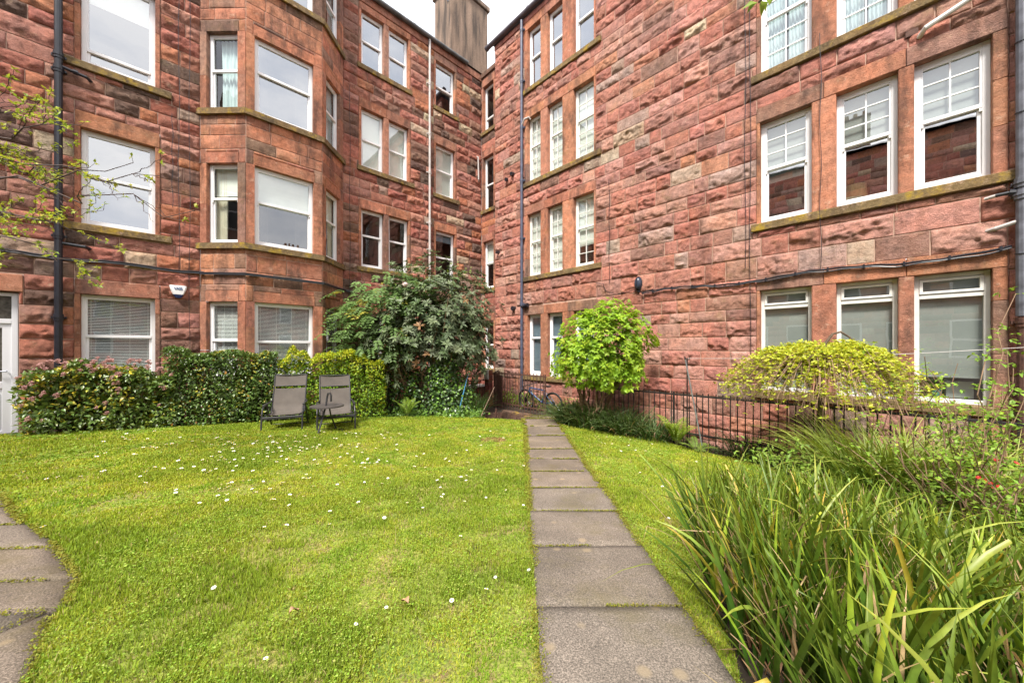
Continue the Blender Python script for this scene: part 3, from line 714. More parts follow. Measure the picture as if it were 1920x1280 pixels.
# cable and vertical wires
mb = MB(); pts = []
for i in range(60):
    u = -3.75 + 5.0 * i / 59; pts.append((u, -.065 - .004 * math.sin(i * .9), 1.27 + .035 * math.sin(i * .21) + .006 * math.sin(i * 1.3) + .05 * max(0, u - .3)))
mb.tube(pts, .016, n=6); mb.tube([(x, y - .008, z - .028 - .01 * math.sin(i * .7)) for i, (x, y, z) in enumerate(pts)], .011, n=5)
for i in range(3, 60, 5): mb.box(pts[i][0] - .012, pts[i][0] + .012, -.09, -.03, pts[i][2] - .03, pts[i][2] + .03)
mb.tube([(-3.75, -.065, 1.27), (-3.95, -.06, 1.36), (-4.4, -.06, 1.30), (-4.7, -.06, 1.42), (-4.78, -.06, 1.62), (-5.0, -.06, 1.66)], .008, n=4)
mb.build('cable', M['black'], RB)
for u, z0, z1 in ((-1.62, -.9, 9.8), (-1.70, 1.5, 9.8), (-.62, 1.3, 5.3), (-4.6, 1.6, 4.2)):
    mb = MB(); mb.tube([(u + .012 * math.sin(i * 1.1), -.066, z0 + (z1 - z0) * i / 16) for i in range(17)], .006, n=4); mb.build('wire', M['black'], RB)
# two odds on the deep sill: a lamp shade inside and things on the ledge
mb = MB(); mb.tube([(-.22, .55, 2.55), (-.22, .55, 2.78)], .16, .14, 14); mb.build('lamp_shade', principled('lamp_shade_cloth', (.55, .33, .14), .9), RB)
mb = MB(); mb.box(.75, 1.0, .35, .45, -.74, -.50); mb.build('book_row', principled('white_boxes', (.5, .52, .5), .7), RB)
mb = MB(); mb.tube([(.66, .36, -.74), (.66, .36, -.62)], .05, .06, 10); mb.build('plant_pot', principled('teal_pot', (.05, .25, .27), .5), RB)

# tenements that close the court behind the viewer (seen in the glass)
def block(name, loc, rz, w, h, label, nwin, seed):
    o = empty(name, loc, rz); tag(o, label, 'building')
    mb = MB(); mb.cur = (.30, .145, .09); mb.box(-w / 2, w / 2, .05, 9, -1.6, h); wl = mb.build('core', M['dressed'], o, usecol=True)
    hh_ = [(-w / 2 + w * (i + .5) / nwin - .56, -w / 2 + w * (i + .5) / nwin + .56, -.52 + 3 * f, 1.27 + 3 * f) for f in range(int(h // 3)) for i in range(nwin)]
    stone_wall('wall', o, flatmap(), -w / 2, w / 2, courses([-1.6, -.52, 1.27, 2.48, 4.27, 5.48, 7.27, h], .32), hh_, .14, amp=(.03, .07), seed=90 + seed)
    mb = MB(); mb.add([(-w / 2, -.3, h), (w / 2, -.3, h), (w / 2, 4.5, h + 2), (-w / 2, 4.5, h + 2), (-w / 2, 9.3, h), (w / 2, 9.3, h)], [(0, 1, 2, 3), (3, 2, 5, 4), (1, 5, 2), (0, 3, 4)]); mb.build('roof', M['slate'], o)
    for i in range(3):
        x = -w / 2 + w * (i + .5) / 3; mb = MB(); mb.cur = (.2, .12, .08); mb.box(x - .9, x + .9, 3.8, 5, h + 1, h + 3.6); mb.cur = (.35, .2, .12)
        for k in range(4): mb.tube([(x - .6 + .4 * k, 4.4, h + 3.6), (x - .6 + .4 * k, 4.4, h + 4.1)], .12, .1, 8)
        mb.build('chimney', M['dressed'], o, usecol=True)
    for f in range(int(h // 3)):
        for i in range(nwin):
            x = -w / 2 + w * (i + .5) / nwin; z = -.5 + 3 * f
            mb = MB(); mb.box(x - .55, x + .55, -.03, .02, z, z + 1.75); wn = mb.build('window', M['upvc'], o)
            mb = MB(); mb.box(x - .47, x + .47, -.05, 0, z + .08, z + .82); mb.box(x - .47, x + .47, -.05, 0, z + .92, z + 1.67); mb.build('pane', principled('dark_pane', (.05, .06, .07), .08), wn)
    return o
tLx, tLy = math.sin(A), math.cos(A)
block('tenement_building', (-9.8 * tLx - 1 * tLy, -9.8 * tLy + 1 * tLx, 0), PI / 2 - A + PI / 2, 22, 10.3, 'low brown sandstone tenement facing the rock faced facade, seen only in its window panes', 11, 1)
block('tenement_building', (24 * tLy, -24 * tLx, 0), PI / 2 - A + PI, 30, 8.2, 'distant sandstone tenement with chimneys, seen only in the panes of the bay', 7, 2)

# ------------------------------------------------------------------ GROUND
PATH = [(.10, -.6), (.11, 1.3), (.12, 1.7), (.17, 3.75), (.28, 7.4), (.22, 8.55), (1.06, 8.75), (1.03, 7.4), (.85, 2.3), (.83, 1.65), (.82, 1.25), (.82, -.6)]
PIT = [(-.72, 8.75), (.18, 8.62), (.42, 9.25), (-.30, 9.95), (-1.1, 9.8)]
LLAWN = [(.10, -.4), (.12, 1.7), (.17, 3.75), (.28, 7.4), (.18, 8.5), (-.66, 8.72), (-1.53, 9.1), (-4.5, 8.14), (-6.85, 6.9), (-8.9, 5.75), (-9.5, 5.2), (-4.9, 3.30), (-4.65, 3.17), (-3.54, 2.535), (-2.89, 2.23), (-2.44, 1.96), (-2.30, 1.86), (-2.15, 1.66), (-2.08, 1.57), (-1.83, 1.30), (-1.5, .9), (-1.2, -.4)]
RLAWN = [(.82, 1.25), (.83, 1.65), (.85, 2.3), (1.03, 7.4), (1.05, 8.1), (1.2, 7.75), (2.14, 7.35), (2.99, 6.85), (3.4, 6.3), (4.1, 5.8), (4.0, 4.6), (2.9, 4.0), (1.9, 3.5), (1.35, 2.6), (1.05, 1.9), (.9, 1.4)]
def inpoly(x, y, P):
    x = np.asarray(x); y = np.asarray(y); r = np.zeros(x.shape, bool); j = len(P) - 1
    for i in range(len(P)):
        xi, yi = P[i]; xj, yj = P[j]
        if yi != yj: r ^= ((yi > y) != (yj > y)) & (x < (xj - xi) * (y - yi) / (yj - yi) + xi)
        j = i
    return r
def densify(P, st):
    out = []
    for (a, b), (c, d) in zip(P, P[1:] + P[:1]):
        n_ = max(1, int(math.hypot(c - a, d - b) / st)); out += [(a + (c - a) * i / n_, b + (d - b) * i / n_) for i in range(n_)]
    return out
def sheet(name, poly, mat, dz=0, st=.25, hole=None, rough=0, parent=None, smooth=True):
    b = densify(poly, st); n_ = len(b); pts = [Vector(p) for p in b]; ed = [(i, (i + 1) % n_) for i in range(n_)]
    if hole:
        hb = densify(hole, st); k = len(pts); pts += [Vector(p) for p in hb]; ed += [(k + i, k + (i + 1) % len(hb)) for i in range(len(hb))]
    xs = [p[0] for p in poly]; ys = [p[1] for p in poly]
    gx, gy = np.meshgrid(np.arange(min(xs), max(xs), st), np.arange(min(ys), max(ys), st)); gx = gx.ravel(); gy = gy.ravel()
    ok = inpoly(gx, gy, poly)
    if hole: ok &= ~inpoly(gx, gy, hole)
    bb = np.array([tuple(p) for p in pts]); 
    for x, y in zip(gx[ok], gy[ok]):
        if np.min((bb[:, 0] - x) ** 2 + (bb[:, 1] - y) ** 2) > (st * .4) ** 2: pts.append(Vector((x, y)))
    r = geometry.delaunay_2d_cdt(pts, ed, [], 0, 1e-5)
    V = np.array([tuple(p) for p in r[0]]); F_ = np.array([f for f in r[2] if len(f) == 3])
    c = V[F_].mean(1); ok = inpoly(c[:, 0], c[:, 1], poly)
    if hole: ok &= ~inpoly(c[:, 0], c[:, 1], hole)
    z = gz(V[:, 0], V[:, 1]) + dz
    if rough: z = z + (vnoise(V[:, 0] * 3, V[:, 1] * 3, 0, 9) - .5) * rough
    return np_mesh(name, np.column_stack([V, z]), [F_[ok]], mat, parent, smooth=smooth)
def flat_ring():
    far_ = [(-120, -120), (120, -120), (120, 120), (-120, 120)]
    return far_
# one soil / ground sheet to the horizon, fine in the court, with the stairwell cut out
inner = [(-14, -6), (14, -6), (14, 14), (-14, 14)]
gs = sheet('ground', inner, M['soil'], dz=-.012, st=.5, hole=PIT, rough=.03); tag(gs, kind='structure')
vs = []; 
outer = [(-150, -150), (150, -150), (150, 150), (-150, 150)]
bi = densify(inner, 2.0); 
mb = MB(); n_ = len(bi)
for x, y in bi: mb.v.append((x, y, gzf(x, y) - .012)); mb.c.append((1, 1, 1))
for x, y in bi:
    k = 150 / max(abs(x), abs(y)); mb.v.append((x * k, y * k, -1.7)); mb.c.append((1, 1, 1))
mb.f = [(i, n_ + i, n_ + (i + 1) % n_, (i + 1) % n_) for i in range(n_)]
tag(mb.build('ground', M['soil']), kind='structure')
lw = sheet('lawn', LLAWN, M['turf'], dz=.0, st=.25, rough=.02); tag(lw, kind='structure')
lw2 = sheet('lawn', RLAWN, M['turf'], dz=.0, st=.25, rough=.02); tag(lw2, kind='structure')

# path of single slabs with mossy joints, one mesh
def slab_path(name, rows, seed):
    V = []; F_ = []; C = []; k = 0; rr = random.Random(seed)
    for quad in rows:
        (x0, y0), (x1, y1), (x2, y2), (x3, y3) = quad; tone = rr.uniform(.86, 1.12); tl = rr.uniform(-.006, .006); hue = rr.uniform(-.04, .04)
        nn = 10; base = k
        cx, cy = (x0 + x1 + x2 + x3) / 4, (y0 + y1 + y2 + y3) / 4
        ring = []
        for j in range(nn + 1):
            for i in range(nn + 1):
                u, v = i / nn, j / nn
                x = (x0 * (1 - u) + x1 * u) * (1 - v) + (x3 * (1 - u) + x2 * u) * v; y = (y0 * (1 - u) + y1 * u) * (1 - v) + (y3 * (1 - u) + y2 * u) * v
                edge = min(u, 1 - u, v, 1 - v)
                if edge == 0:
                    x += rr.uniform(-.004, .004); y += rr.uniform(-.004, .004)
                V.append((x, y, gzf(x, y) + .026 + tl * (u - .5) * 2 + rr.uniform(-.001, .001) - (.007 if edge == 0 else 0))); C.append((tone * (1 + hue), tone, tone * (1 - hue)))
        for j in range(nn):
            for i in range(nn):
                a = base + j * (nn + 1) + i; F_.append((a, a + 1, a + nn + 2, a + nn + 1))
        k = len(V)
        border = [base + i for i in range(nn + 1)] + [base + j * (nn + 1) + nn for j in range(1, nn + 1)] + [base + nn * (nn + 1) + i for i in range(nn - 1, -1, -1)] + [base + j * (nn + 1) for j in range(nn - 1, 0, -1)]
        low = []
        for b in border: low.append(len(V)); V.append((V[b][0], V[b][1], V[b][2] - .05)); C.append((tone, tone, tone))
        for i in range(len(border)): F_.append((border[i], low[i], low[(i + 1) % len(border)], border[(i + 1) % len(border)]))
        k = len(V)
    return np_mesh(name, V, [np.array(F_)], M['paving'], None, np.array(C))
def xl(y): return float(np.interp(y, [-.6, 1.3, 1.7, 3.75, 7.4, 8.6], [.10, .11, .12, .17, .28, .27]))
def xr(y): return float(np.interp(y, [-.6, 1.25, 1.65, 2.3, 7.4, 8.8], [.82, .82, .83, .85, 1.03, 1.08]))
ys = [-.6, -.1, .50, 1.10, 1.70, 2.29, 2.87, 3.45, 4.02, 4.6, 5.2, 6.3, 7.4, 8.6]
rows = []
for a, b in zip(ys[:-1], ys[1:]):
    g_ = .008; rows.append([(xl(a), a + g_), (xr(a), a + g_), (xr(b), b - g_), (xl(b), b - g_)])
rows.append([(.22, 8.615), (xr(8.6), 8.615), (1.1, 9.05), (.46, 9.2)])
tag(slab_path('path', rows, 3), kind='structure')
# flagstones on the left
FL = [[(-2.5, .3), (-1.45, .76), (-1.78, 1.28), (-2.14, 1.615)], [(-4.2, .4), (-2.61, 0.0), (-2.17, 1.63), (-3.6, 1.42)], [(-3.62, 1.45), (-2.12, 1.66), (-2.33, 1.87), (-4.0, 1.72)],
      [(-4.05, 1.75), (-2.35, 1.89), (-2.88, 2.2), (-4.3, 2.05)], [(-4.33, 2.08), (-2.92, 2.23), (-3.46, 2.52), (-4.9, 2.36)], [(-4.95, 2.39), (-3.53, 2.53), (-4.08, 2.83), (-5.4, 2.75)], [(-5.45, 2.78), (-4.12, 2.86), (-4.62, 3.14), (-6.1, 3.1)],
      [(-6.15, 3.13), (-4.66, 3.17), (-5.6, 3.62), (-7.2, 3.6)], [(-6.6, .6), (-4.25, .45), (-3.65, 1.42), (-4.35, 2.05)], [(-7.5, 1.6), (-6.65, .65), (-4.4, 2.08), (-5.5, 2.75)], [(-2.6, -.6), (-1.2, -.5), (-1.43, .74), (-2.5, .28)]]
tag(slab_path('path', FL, 5), kind='structure')
# mossy joint fill just under the slab tops
def strip(name, pts, w, mat, dz):
    mb = MB()
    for (x0, y0), (x1, y1) in pts:
        d = Vector((x1 - x0, y1 - y0)); nn = Vector((-d.y, d.x)).normalized() * w
        vs = [(x0 - nn.x, y0 - nn.y), (x1 - nn.x, y1 - nn.y), (x1 + nn.x, y1 + nn.y), (x0 + nn.x, y0 + nn.y)]
        mb.add([(x, y, gzf(x, y) + dz) for x, y in vs], [(0, 1, 2, 3)])
    return mb.build(name, mat)

# basement stair well at the end of the path
mb = MB(); mb.cur = (.20, .12, .09); n_ = len(PIT)
for (x0, y0), (x1, y1) in zip(PIT, PIT[1:] + PIT[:1]):
    mb.add([(x0, y0, gzf(x0, y0) - .012), (x1, y1, gzf(x1, y1) - .012), (x1, y1, -3.6), (x0, y0, -3.6)], [(0, 1, 2, 3)])
mb.add([(x, y, -3.6) for x, y in PIT], [tuple(range(n_))])
for i in range(6):
    f0, f1 = i / 6, (i + 1) / 6; z = -2.05 - .25 * i
    xa = .15 - 1.0 * f0; xb = .15 - 1.0 * f1
    mb.add([(xa, 8.66, z), (xb, 8.66, z), (xb + .1, 9.7, z), (xa + .1, 9.7, z), (xb, 8.66, z - .25), (xb + .1, 9.7, z - .25)], [(0, 1, 2, 3), (1, 4, 5, 2)])
tag(mb.build('steps', M['stone'], usecol=True), kind='structure')
# mossy kerb stones around the well
mb = MB(); mb.cur = (.16, .10, .07)
for (x0, y0), (x1, y1) in ((PIT[1], PIT[2]), (PIT[2], PIT[3])):
    for i in range(4):
        a, b = i / 4, (i + .97) / 4; p_ = (x0 + (x1 - x0) * a, y0 + (y1 - y0) * a); q_ = (x0 + (x1 - x0) * b, y0 + (y1 - y0) * b)
        d = Vector((q_[0] - p_[0], q_[1] - p_[1])).normalized(); nn = Vector((d.y, -d.x)) * -.001; n2 = Vector((d.y, -d.x)) * .16
        zz = gzf(*p_) + R.uniform(.02, .05); mb.prism([p_, q_, (q_[0] + n2.x, q_[1] + n2.y), (p_[0] + n2.x, p_[1] + n2.y)], zz - .3, zz)
tag(mb.build('kerb', M['sill'], usecol=True), kind='structure')

# ------------------------------------------------------------------ PLANT BUILDERS
def nrm(a): return a / np.maximum(np.linalg.norm(a, axis=-1, keepdims=True), 1e-9)
def jitcol(base, n_, amt=.18, hue=.06):
    base = np.asarray(base, float); base = np.tile(base, (n_, 1)) if base.ndim == 1 else base
    return np.clip(base * (1 + NR.uniform(-amt, amt, (n_, 1))) * (1 + NR.uniform(-hue, hue, (n_, 3))), 0.004, .9)
def leaves(name, P, D, Nn, L, Wd, C, mat, parent=None, fold=.25, droop=.25, wide=.45):
    """folded ovate leaves: 6 verts, 4 tris.  P base, D axis, Nn approx normal"""
    n_ = len(P); D = nrm(D); Nn = nrm(Nn - D * np.sum(Nn * D, 1, keepdims=True)); S = np.cross(D, Nn)
    L = np.broadcast_to(L, (n_,))[:, None]; Wd = np.broadcast_to(Wd, (n_,))[:, None]
    mid = P + D * L * wide - Nn * L * droop * .12
    tip = P + D * L - Nn * L * droop
    up = Nn * Wd * fold
    v = np.stack([P, mid - S * Wd * .5 + up, mid, mid + S * Wd * .5 + up, tip], 1).reshape(-1, 3)
    b = np.arange(n_)[:, None] * 5
    F_ = np.concatenate([b + np.array([[0, 2, 1]]), b + np.array([[0, 3, 2]]), b + np.array([[1, 2, 4]]), b + np.array([[2, 3, 4]])])
    return np_mesh(name, v, [F_], M[mat] if isinstance(mat, str) else mat, parent, np.repeat(C, 5, 0))
def rnd_dir(n_): return nrm(NR.normal(size=(n_, 3)))
def ribbons(name, B, az, tilt, L, Wd, bend, K, C0, C1, mat, parent=None, twist=.5, fold=.25, kink=None, cut=None):
    n_ = len(B); P = B.copy(); rows = []; cols = []
    tw = NR.uniform(-twist, twist, n_)
    th = tilt.copy()
    for k in range(K + 1):
        s = k / K
        th = tilt + bend * s ** 1.6
        if kink is not None: th = th + np.where(s > kink, 1.5, 0)
        d = np.stack([np.sin(th) * np.cos(az), np.sin(th) * np.sin(az), np.cos(th)], 1)
        side = np.stack([-np.sin(az), np.cos(az), np.zeros(n_)], 1); nn = np.cross(side, d)
        side = side * np.cos(tw * (.3 + s))[:, None] + nn * np.sin(tw * (.3 + s))[:, None]; nn = np.cross(d, side)
        w = (Wd * (1 - s ** 2.6 * (cut if cut is not None else 1)) * (.62 + .38 * min(1, s * 3)))[:, None]
        rows.append(np.stack([P - side * w * .5, P + nn * w * fold, P + side * w * .5], 1))
        cc = C0 + (C1 - C0) * (np.clip((s - .35) / .65, 0, 1) ** 1.5); cols.append(np.repeat(cc[:, None, :], 3, 1))
        if k < K: P = P + d * (L / K)[:, None]
    V = np.stack(rows, 1).reshape(-1, 3); C = np.stack(cols, 1).reshape(-1, 3)
    per = 3 * (K + 1); b = (np.arange(n_) * per)[:, None]; F_ = []
    for k in range(K):
        o = 3 * k
        F_.append(b + np.array([[o, o + 1, o + 4, o + 3]])); F_.append(b + np.array([[o + 1, o + 2, o + 5, o + 4]]))
    return np_mesh(name, V, [np.concatenate(F_)], M[mat], parent, C, smooth=True)
def blob_points(n_, c, r, lump=.35, freq=2.2, seed=0, shell=.55, zmin=None, gap=.42):
    """points in an uneven ellipsoid; denser near its skin, with gaps"""
    out = np.zeros((0, 3)); c = np.array(c); r = np.array(r)
    while len(out) < n_:
        d = rnd_dir(n_ * 2); q = d * r
        rad = 1 + lump * (vnoise(d[:, 0] * freq + 5, d[:, 1] * freq + 9, d[:, 2] * freq, seed) - .5) * 2 + .4 * lump * (vnoise(d[:, 0] * freq * 3, d[:, 1] * freq * 3, d[:, 2] * freq * 3 + 4, seed + 1) - .5) * 2
        t = 1 - NR.random(len(d)) ** 1.6 * shell
        p_ = c + q * (rad * t)[:, None]
        keep = vnoise(p_[:, 0] * 3.4, p_[:, 1] * 3.4, p_[:, 2] * 3.4, seed + 2) > gap * (NR.random(len(d)) * .5 + .5)
        if zmin is not None: keep &= p_[:, 2] > zmin
        out = np.concatenate([out, p_[keep]])
    return out[:n_]
def branchy(mb, p0, p1, r0, r1, wob=.06, n_=7, m=6):
    p0 = Vector(p0); p1 = Vector(p1); pts = []
    for i in range(n_ + 1):
        t = i / n_; q = p0.lerp(p1, t); L = (p1 - p0).length
        if 0 < i < n_: q += Vector((R.uniform(-1, 1), R.uniform(-1, 1), R.uniform(-1, 1))) * wob * L
        pts.append(q)
    mb.tube(pts, r0, r1, m); return pts

# ------------------------------------------------------------------ GRASS
def sample_poly(P, n_, wfun=None):
    xs = [p[0] for p in P]; ys_ = [p[1] for p in P]; out = np.zeros((0, 2))
    while len(out) < n_:
        q = np.column_stack([NR.uniform(min(xs), max(xs), n_ * 2), NR.uniform(min(ys_), max(ys_), n_ * 2)])
        k = inpoly(q[:, 0], q[:, 1], P)
        if wfun is not None: k &= NR.random(len(q)) < wfun(q)
        out = np.concatenate([out, q[k]])
    return out[:n_]
def dist_w(q): return np.where(vnoise(q[:, 0] * 2.1, q[:, 1] * 2.1, 8, 88) * .5 + vnoise(q[:, 0] * 6.5, q[:, 1] * 6.5, 8, 89) * .5 < .40, .40, 1) * np.minimum(1, (1.9 / np.maximum(.6, np.hypot(q[:, 0], q[:, 1]))) ** 1.25) * np.where((q[:, 1] < .55), .05, 1) * (np.abs(q[:, 0]) < 1.75 * q[:, 1] + .5)
def grass(name, P, n_, seed):
    q = sample_poly(P, n_, dist_w); x, y = q[:, 0], q[:, 1]; d = np.hypot(x, y)
    big = vnoise(x * .9, y * .9, 0, seed); med = vnoise(x * 2.7, y * 2.7, 3, seed + 1); fine = vnoise(x * 9, y * 9, 5, seed + 2)
    tall = np.clip((.6 * big + .4 * med - .42) * 3.0, 0, 1)
    L = NR.uniform(.020, .038, n_) * (.75 + .5 * tall) * (1 + .10 * np.maximum(0, d - 2)); Wd = .0030 * np.maximum(1, d / 2.0) * NR.uniform(.7, 1.3, n_)
    az = NR.uniform(0, 2 * PI, n_); th = NR.uniform(.15, 1.15, n_) * (1 - .3 * tall)
    dx = np.stack([np.sin(th) * np.cos(az), np.sin(th) * np.sin(az), np.cos(th)], 1)
    sd = np.stack([-np.sin(az), np.cos(az), np.zeros(n_)], 1); a2 = NR.uniform(0, PI, n_); 
    B = np.column_stack([x, y, gz(x, y) + (vnoise(x * 3, y * 3, 0, 9) - .5) * .02 - .003])
    Mi = B + dx * (L * .55)[:, None]; T = B + dx * L[:, None] - np.array([0, 0, 1]) * (L * .28 * np.sin(th))[:, None]
    w = Wd[:, None] * sd
    V = np.stack([B - w * .5, B + w * .5, Mi - w * .45, Mi + w * .45, T], 1).reshape(-1, 3)
    green = np.array([.212, .345, .024]); yel = np.array([.52, .51, .057]); dk = np.array([.15, .27, .02]); straw = np.array([.50, .41, .17])
    f = np.clip(.56 + 2.3 * (.3 * big + .4 * med + .3 * fine - .5) + NR.normal(0, .24, n_), 0, 1)[:, None]
    C = green * (1 - f) + yel * f
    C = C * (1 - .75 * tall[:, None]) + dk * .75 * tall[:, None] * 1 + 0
    s = (NR.random(n_) < .035 + .13 * (fine > .68) * (1 - tall)); C[s] = straw
    bald = np.hypot((x + .32) / .22, (y - 5.95) / .22) < 1; C[bald] = np.array([.36, .25, .10])
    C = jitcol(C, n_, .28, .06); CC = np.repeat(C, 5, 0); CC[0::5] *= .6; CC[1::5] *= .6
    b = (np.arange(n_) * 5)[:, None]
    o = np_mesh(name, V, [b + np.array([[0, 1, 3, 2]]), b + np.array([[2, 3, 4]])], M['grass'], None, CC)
    tag(o, kind='stuff'); return o
tag(grass('grass', LLAWN, 380000, 31), 'short yellow green lawn grass on the left of the path', 'grass')
tag(grass('grass', RLAWN, 85000, 35), 'short green lawn grass between the path and the railing bed', 'grass')
# clover and broad weed leaves low in the sward
def clover(P, n_, seed, nm):
    q = sample_poly(P, n_ * 4, dist_w); k = vnoise(q[:, 0] * 2.3, q[:, 1] * 2.3, 1, seed) + .25 * (np.hypot(q[:, 0], q[:, 1]) < 3) > .56
    q = q[k][:n_]; m_ = len(q); d = np.hypot(q[:, 0], q[:, 1])
    P3 = np.column_stack([q, gz(q[:, 0], q[:, 1]) + NR.uniform(.012, .034, m_)])
    az = NR.uniform(0, 2 * PI, m_); D = np.stack([np.cos(az), np.sin(az), NR.uniform(-.1, .5, m_)], 1); Nn = np.array([0, 0, 1]) + NR.normal(0, .25, (m_, 3))
    L = NR.uniform(.005, .0125, m_) * np.maximum(1, d / 2.5); C = jitcol(np.where(NR.random((m_, 1)) < .3, np.array([[.36, .43, .09]]), np.array([[.25, .38, .045]])), m_, .35, .1)
    o = leaves(nm, P3, D, Nn, L, L * .75, C, 'grass', None, .1, .15, .6); tag(o, kind='stuff'); return o
tag(clover(LLAWN, 34000, 51, 'clover'), 'clover and small broad leaves low in the left lawn', 'ground cover')
tag(clover(RLAWN, 9000, 52, 'clover'), 'clover and small broad leaves low in the right lawn', 'ground cover')
# moss creeping over slab edges and in the joints
def moss(nm, segs, n_, w, label):
    P3 = []
    for (x0, y0), (x1, y1) in segs:
        t = NR.random(n_); o_ = NR.normal(0, w, n_); dx, dy = x1 - x0, y1 - y0; L = math.hypot(dx, dy)
        keep = vnoise(t * L * 7, 0 * t + x0 * 5, y0 * 3 + 0 * t, 77) > .30
        x = x0 + dx * t - dy / L * o_; y = y0 + dy * t + dx / L * o_
        P3.append(np.column_stack([x, y, gz(x, y) + .014 + NR.uniform(0, .009, n_)])[keep])
    P3 = np.concatenate(P3); m_ = len(P3); az = NR.uniform(0, 2 * PI, m_); D = np.stack([np.cos(az), np.sin(az), NR.uniform(.1, 1.2, m_)], 1)
    d = np.hypot(P3[:, 0], P3[:, 1]); L = NR.uniform(.006, .012, m_) * np.maximum(1, d / 2.2)
    C = jitcol(np.array([.24, .24, .035]), m_, .35, .14)
    o = leaves(nm, P3, D, np.array([0, 0, 1.]) + NR.normal(0, .4, (m_, 3)), L, L * .6, C, 'grass', None); tag(o, label, 'moss', None, 'stuff')
sg = [((xl(y), y), (xr(y), y)) for y in ys[1:]]
moss('moss', sg, 420, .005, 'moss growing in the joints of the slab path')
sg = []
for k in range(len(ys) - 1): sg += [((xl(ys[k]), ys[k]), (xl(ys[k + 1]), ys[k + 1])), ((xr(ys[k]), ys[k]), (xr(ys[k + 1]), ys[k + 1]))]
moss('moss', sg, 900, .02, 'brown green moss along both edges of the slab path')
sg = [(q[3], q[2]) for q in FL[:8]] + [(q[1], q[2]) for q in FL[:8]]
moss('moss', sg, 500, .012, 'moss in the joints and edge of the left flagstones')

# ------------------------------------------------------------------ DAISIES
mb = MB(); mb.tube([(0, 0, 0), (.002, .001, .028)], .0012, n=4, cap=False)
st_n = len(mb.f)
for k in range(13):
    w = 2 * PI * k / 13; c, s = math.cos(w), math.sin(w)
    mb.add([(.003 * c, .003 * s, .029), (.009 * c - .0024 * s, .009 * s + .0024 * c, .031), (.0125 * c, .0125 * s, .0315), (.009 * c + .0024 * s, .009 * s - .0024 * c, .031)], [(0, 1, 2, 3)])
pt_n = len(mb.f)
mb.tube([(0, 0, .028), (0, 0, .033)], .0042, .003, 7)
dz = mb.build('daisy', M['leaf']); me = dz.data; me.materials.clear()
for k in ('stem_green', 'petal', 'yolk'):
    me.materials.append(principled('stem_green', (.10, .18, .03), .7) if k == 'stem_green' else M[k])
for i, p_ in enumerate(me.polygons): p_.material_index = 0 if i < st_n else (1 if i < pt_n else 2)
cl = [(-3.9, 5.2, .8, .5, 70), (-3.1, 4.6, .6, .5, 76), (-2.9, 5.8, .5, .4, 22), (-5.6, 5.6, .6, .4, 16), (-1.75, 4.3, .14, .12, 12), (-1.5, 3.3, .6, .6, 15), (-2.3, 3.3, .4, .4, 26), (-4.0, 4.0, .8, .4, 18), (-.5, 3.6, .4, .9, 16), (-.6, 5.2, .6, 1.0, 16), (-1.0, 2.3, .5, .4, 8), (-.2, 1.9, .25, .4, 3)]
dp = []
for cx, cy, sx, sy, k in cl:
    while k > 0:
        x, y = NR.normal(cx, sx), NR.normal(cy, sy)
        if inpoly(np.array([x]), np.array([y]), LLAWN)[0]: dp.append((x, y, 0)); k -= 1
k = 26
while k > 0:
    x, y = NR.normal(1.75, .45), NR.normal(5.6, 1.0)
    if inpoly(np.array([x]), np.array([y]), RLAWN)[0]: dp.append((x, y, 1)); k -= 1
for i, (x, y, side) in enumerate(dp):
    o = dz if i == 0 else link(dz.copy())
    d = math.hypot(x, y); s_ = R.uniform(.75, 1.1) * (1 + .13 * max(0, d - 2)); o.scale = (s_, s_, s_ * 1.15)
    o.location = (x, y, gzf(x, y)); o.rotation_euler = (R.uniform(-.3, .3), R.uniform(-.3, .3), R.uniform(0, 6))
    if side: tag(o, 'tiny white daisy in the strip of lawn right of the path', 'daisy', 'daisies in the lawn right of the path')
    else: tag(o, 'tiny white daisy in the lawn left of the path', 'daisy', 'daisies in the lawn left of the path')

# dead leaves and a straw on the lawn
def deadleaf(x, y, L, az, label, c):
    nn = 6; V = []; F_ = []
    for i in range(nn + 1):
        t = i / nn; w = L * .32 * math.sin(PI * min(1, t * .96 + .03)) ** .8
        for s_ in (-1, 0, 1): V.append((t * L, s_ * w, .012 + .012 * math.sin(t * 5) + (0 if s_ == 0 else .010)))
    for i in range(nn):
        for j in (0, 1): F_.append((i * 3 + j, i * 3 + j + 1, i * 3 + j + 4, i * 3 + j + 3))
    mb = MB(); mb.add(V, F_); o = mb.build('fallen_leaf', M['deadleaf'], loc=(x, y, gzf(x, y) + .022), rz=az, smooth=True); tag(o, label, 'leaf'); return o
deadleaf(-.50, 1.68, .055, 2.4, 'curled pale brown leaf lying on the grass near the path', 1)
deadleaf(-1.02, 1.60, .045, 1.1, 'small orange brown leaf lying deeper in the lawn', 1)
mb = MB(); mb.tube([(0, 0, 0), (.005, 0, .06), (.003, .004, .12)], .0018, .001, 5); tag(mb.build('straw_stalk', M['straw'], loc=(-.78, 2.33, gzf(-.78, 2.33))), 'thin straw stalk standing upright in the lawn', 'stalk')

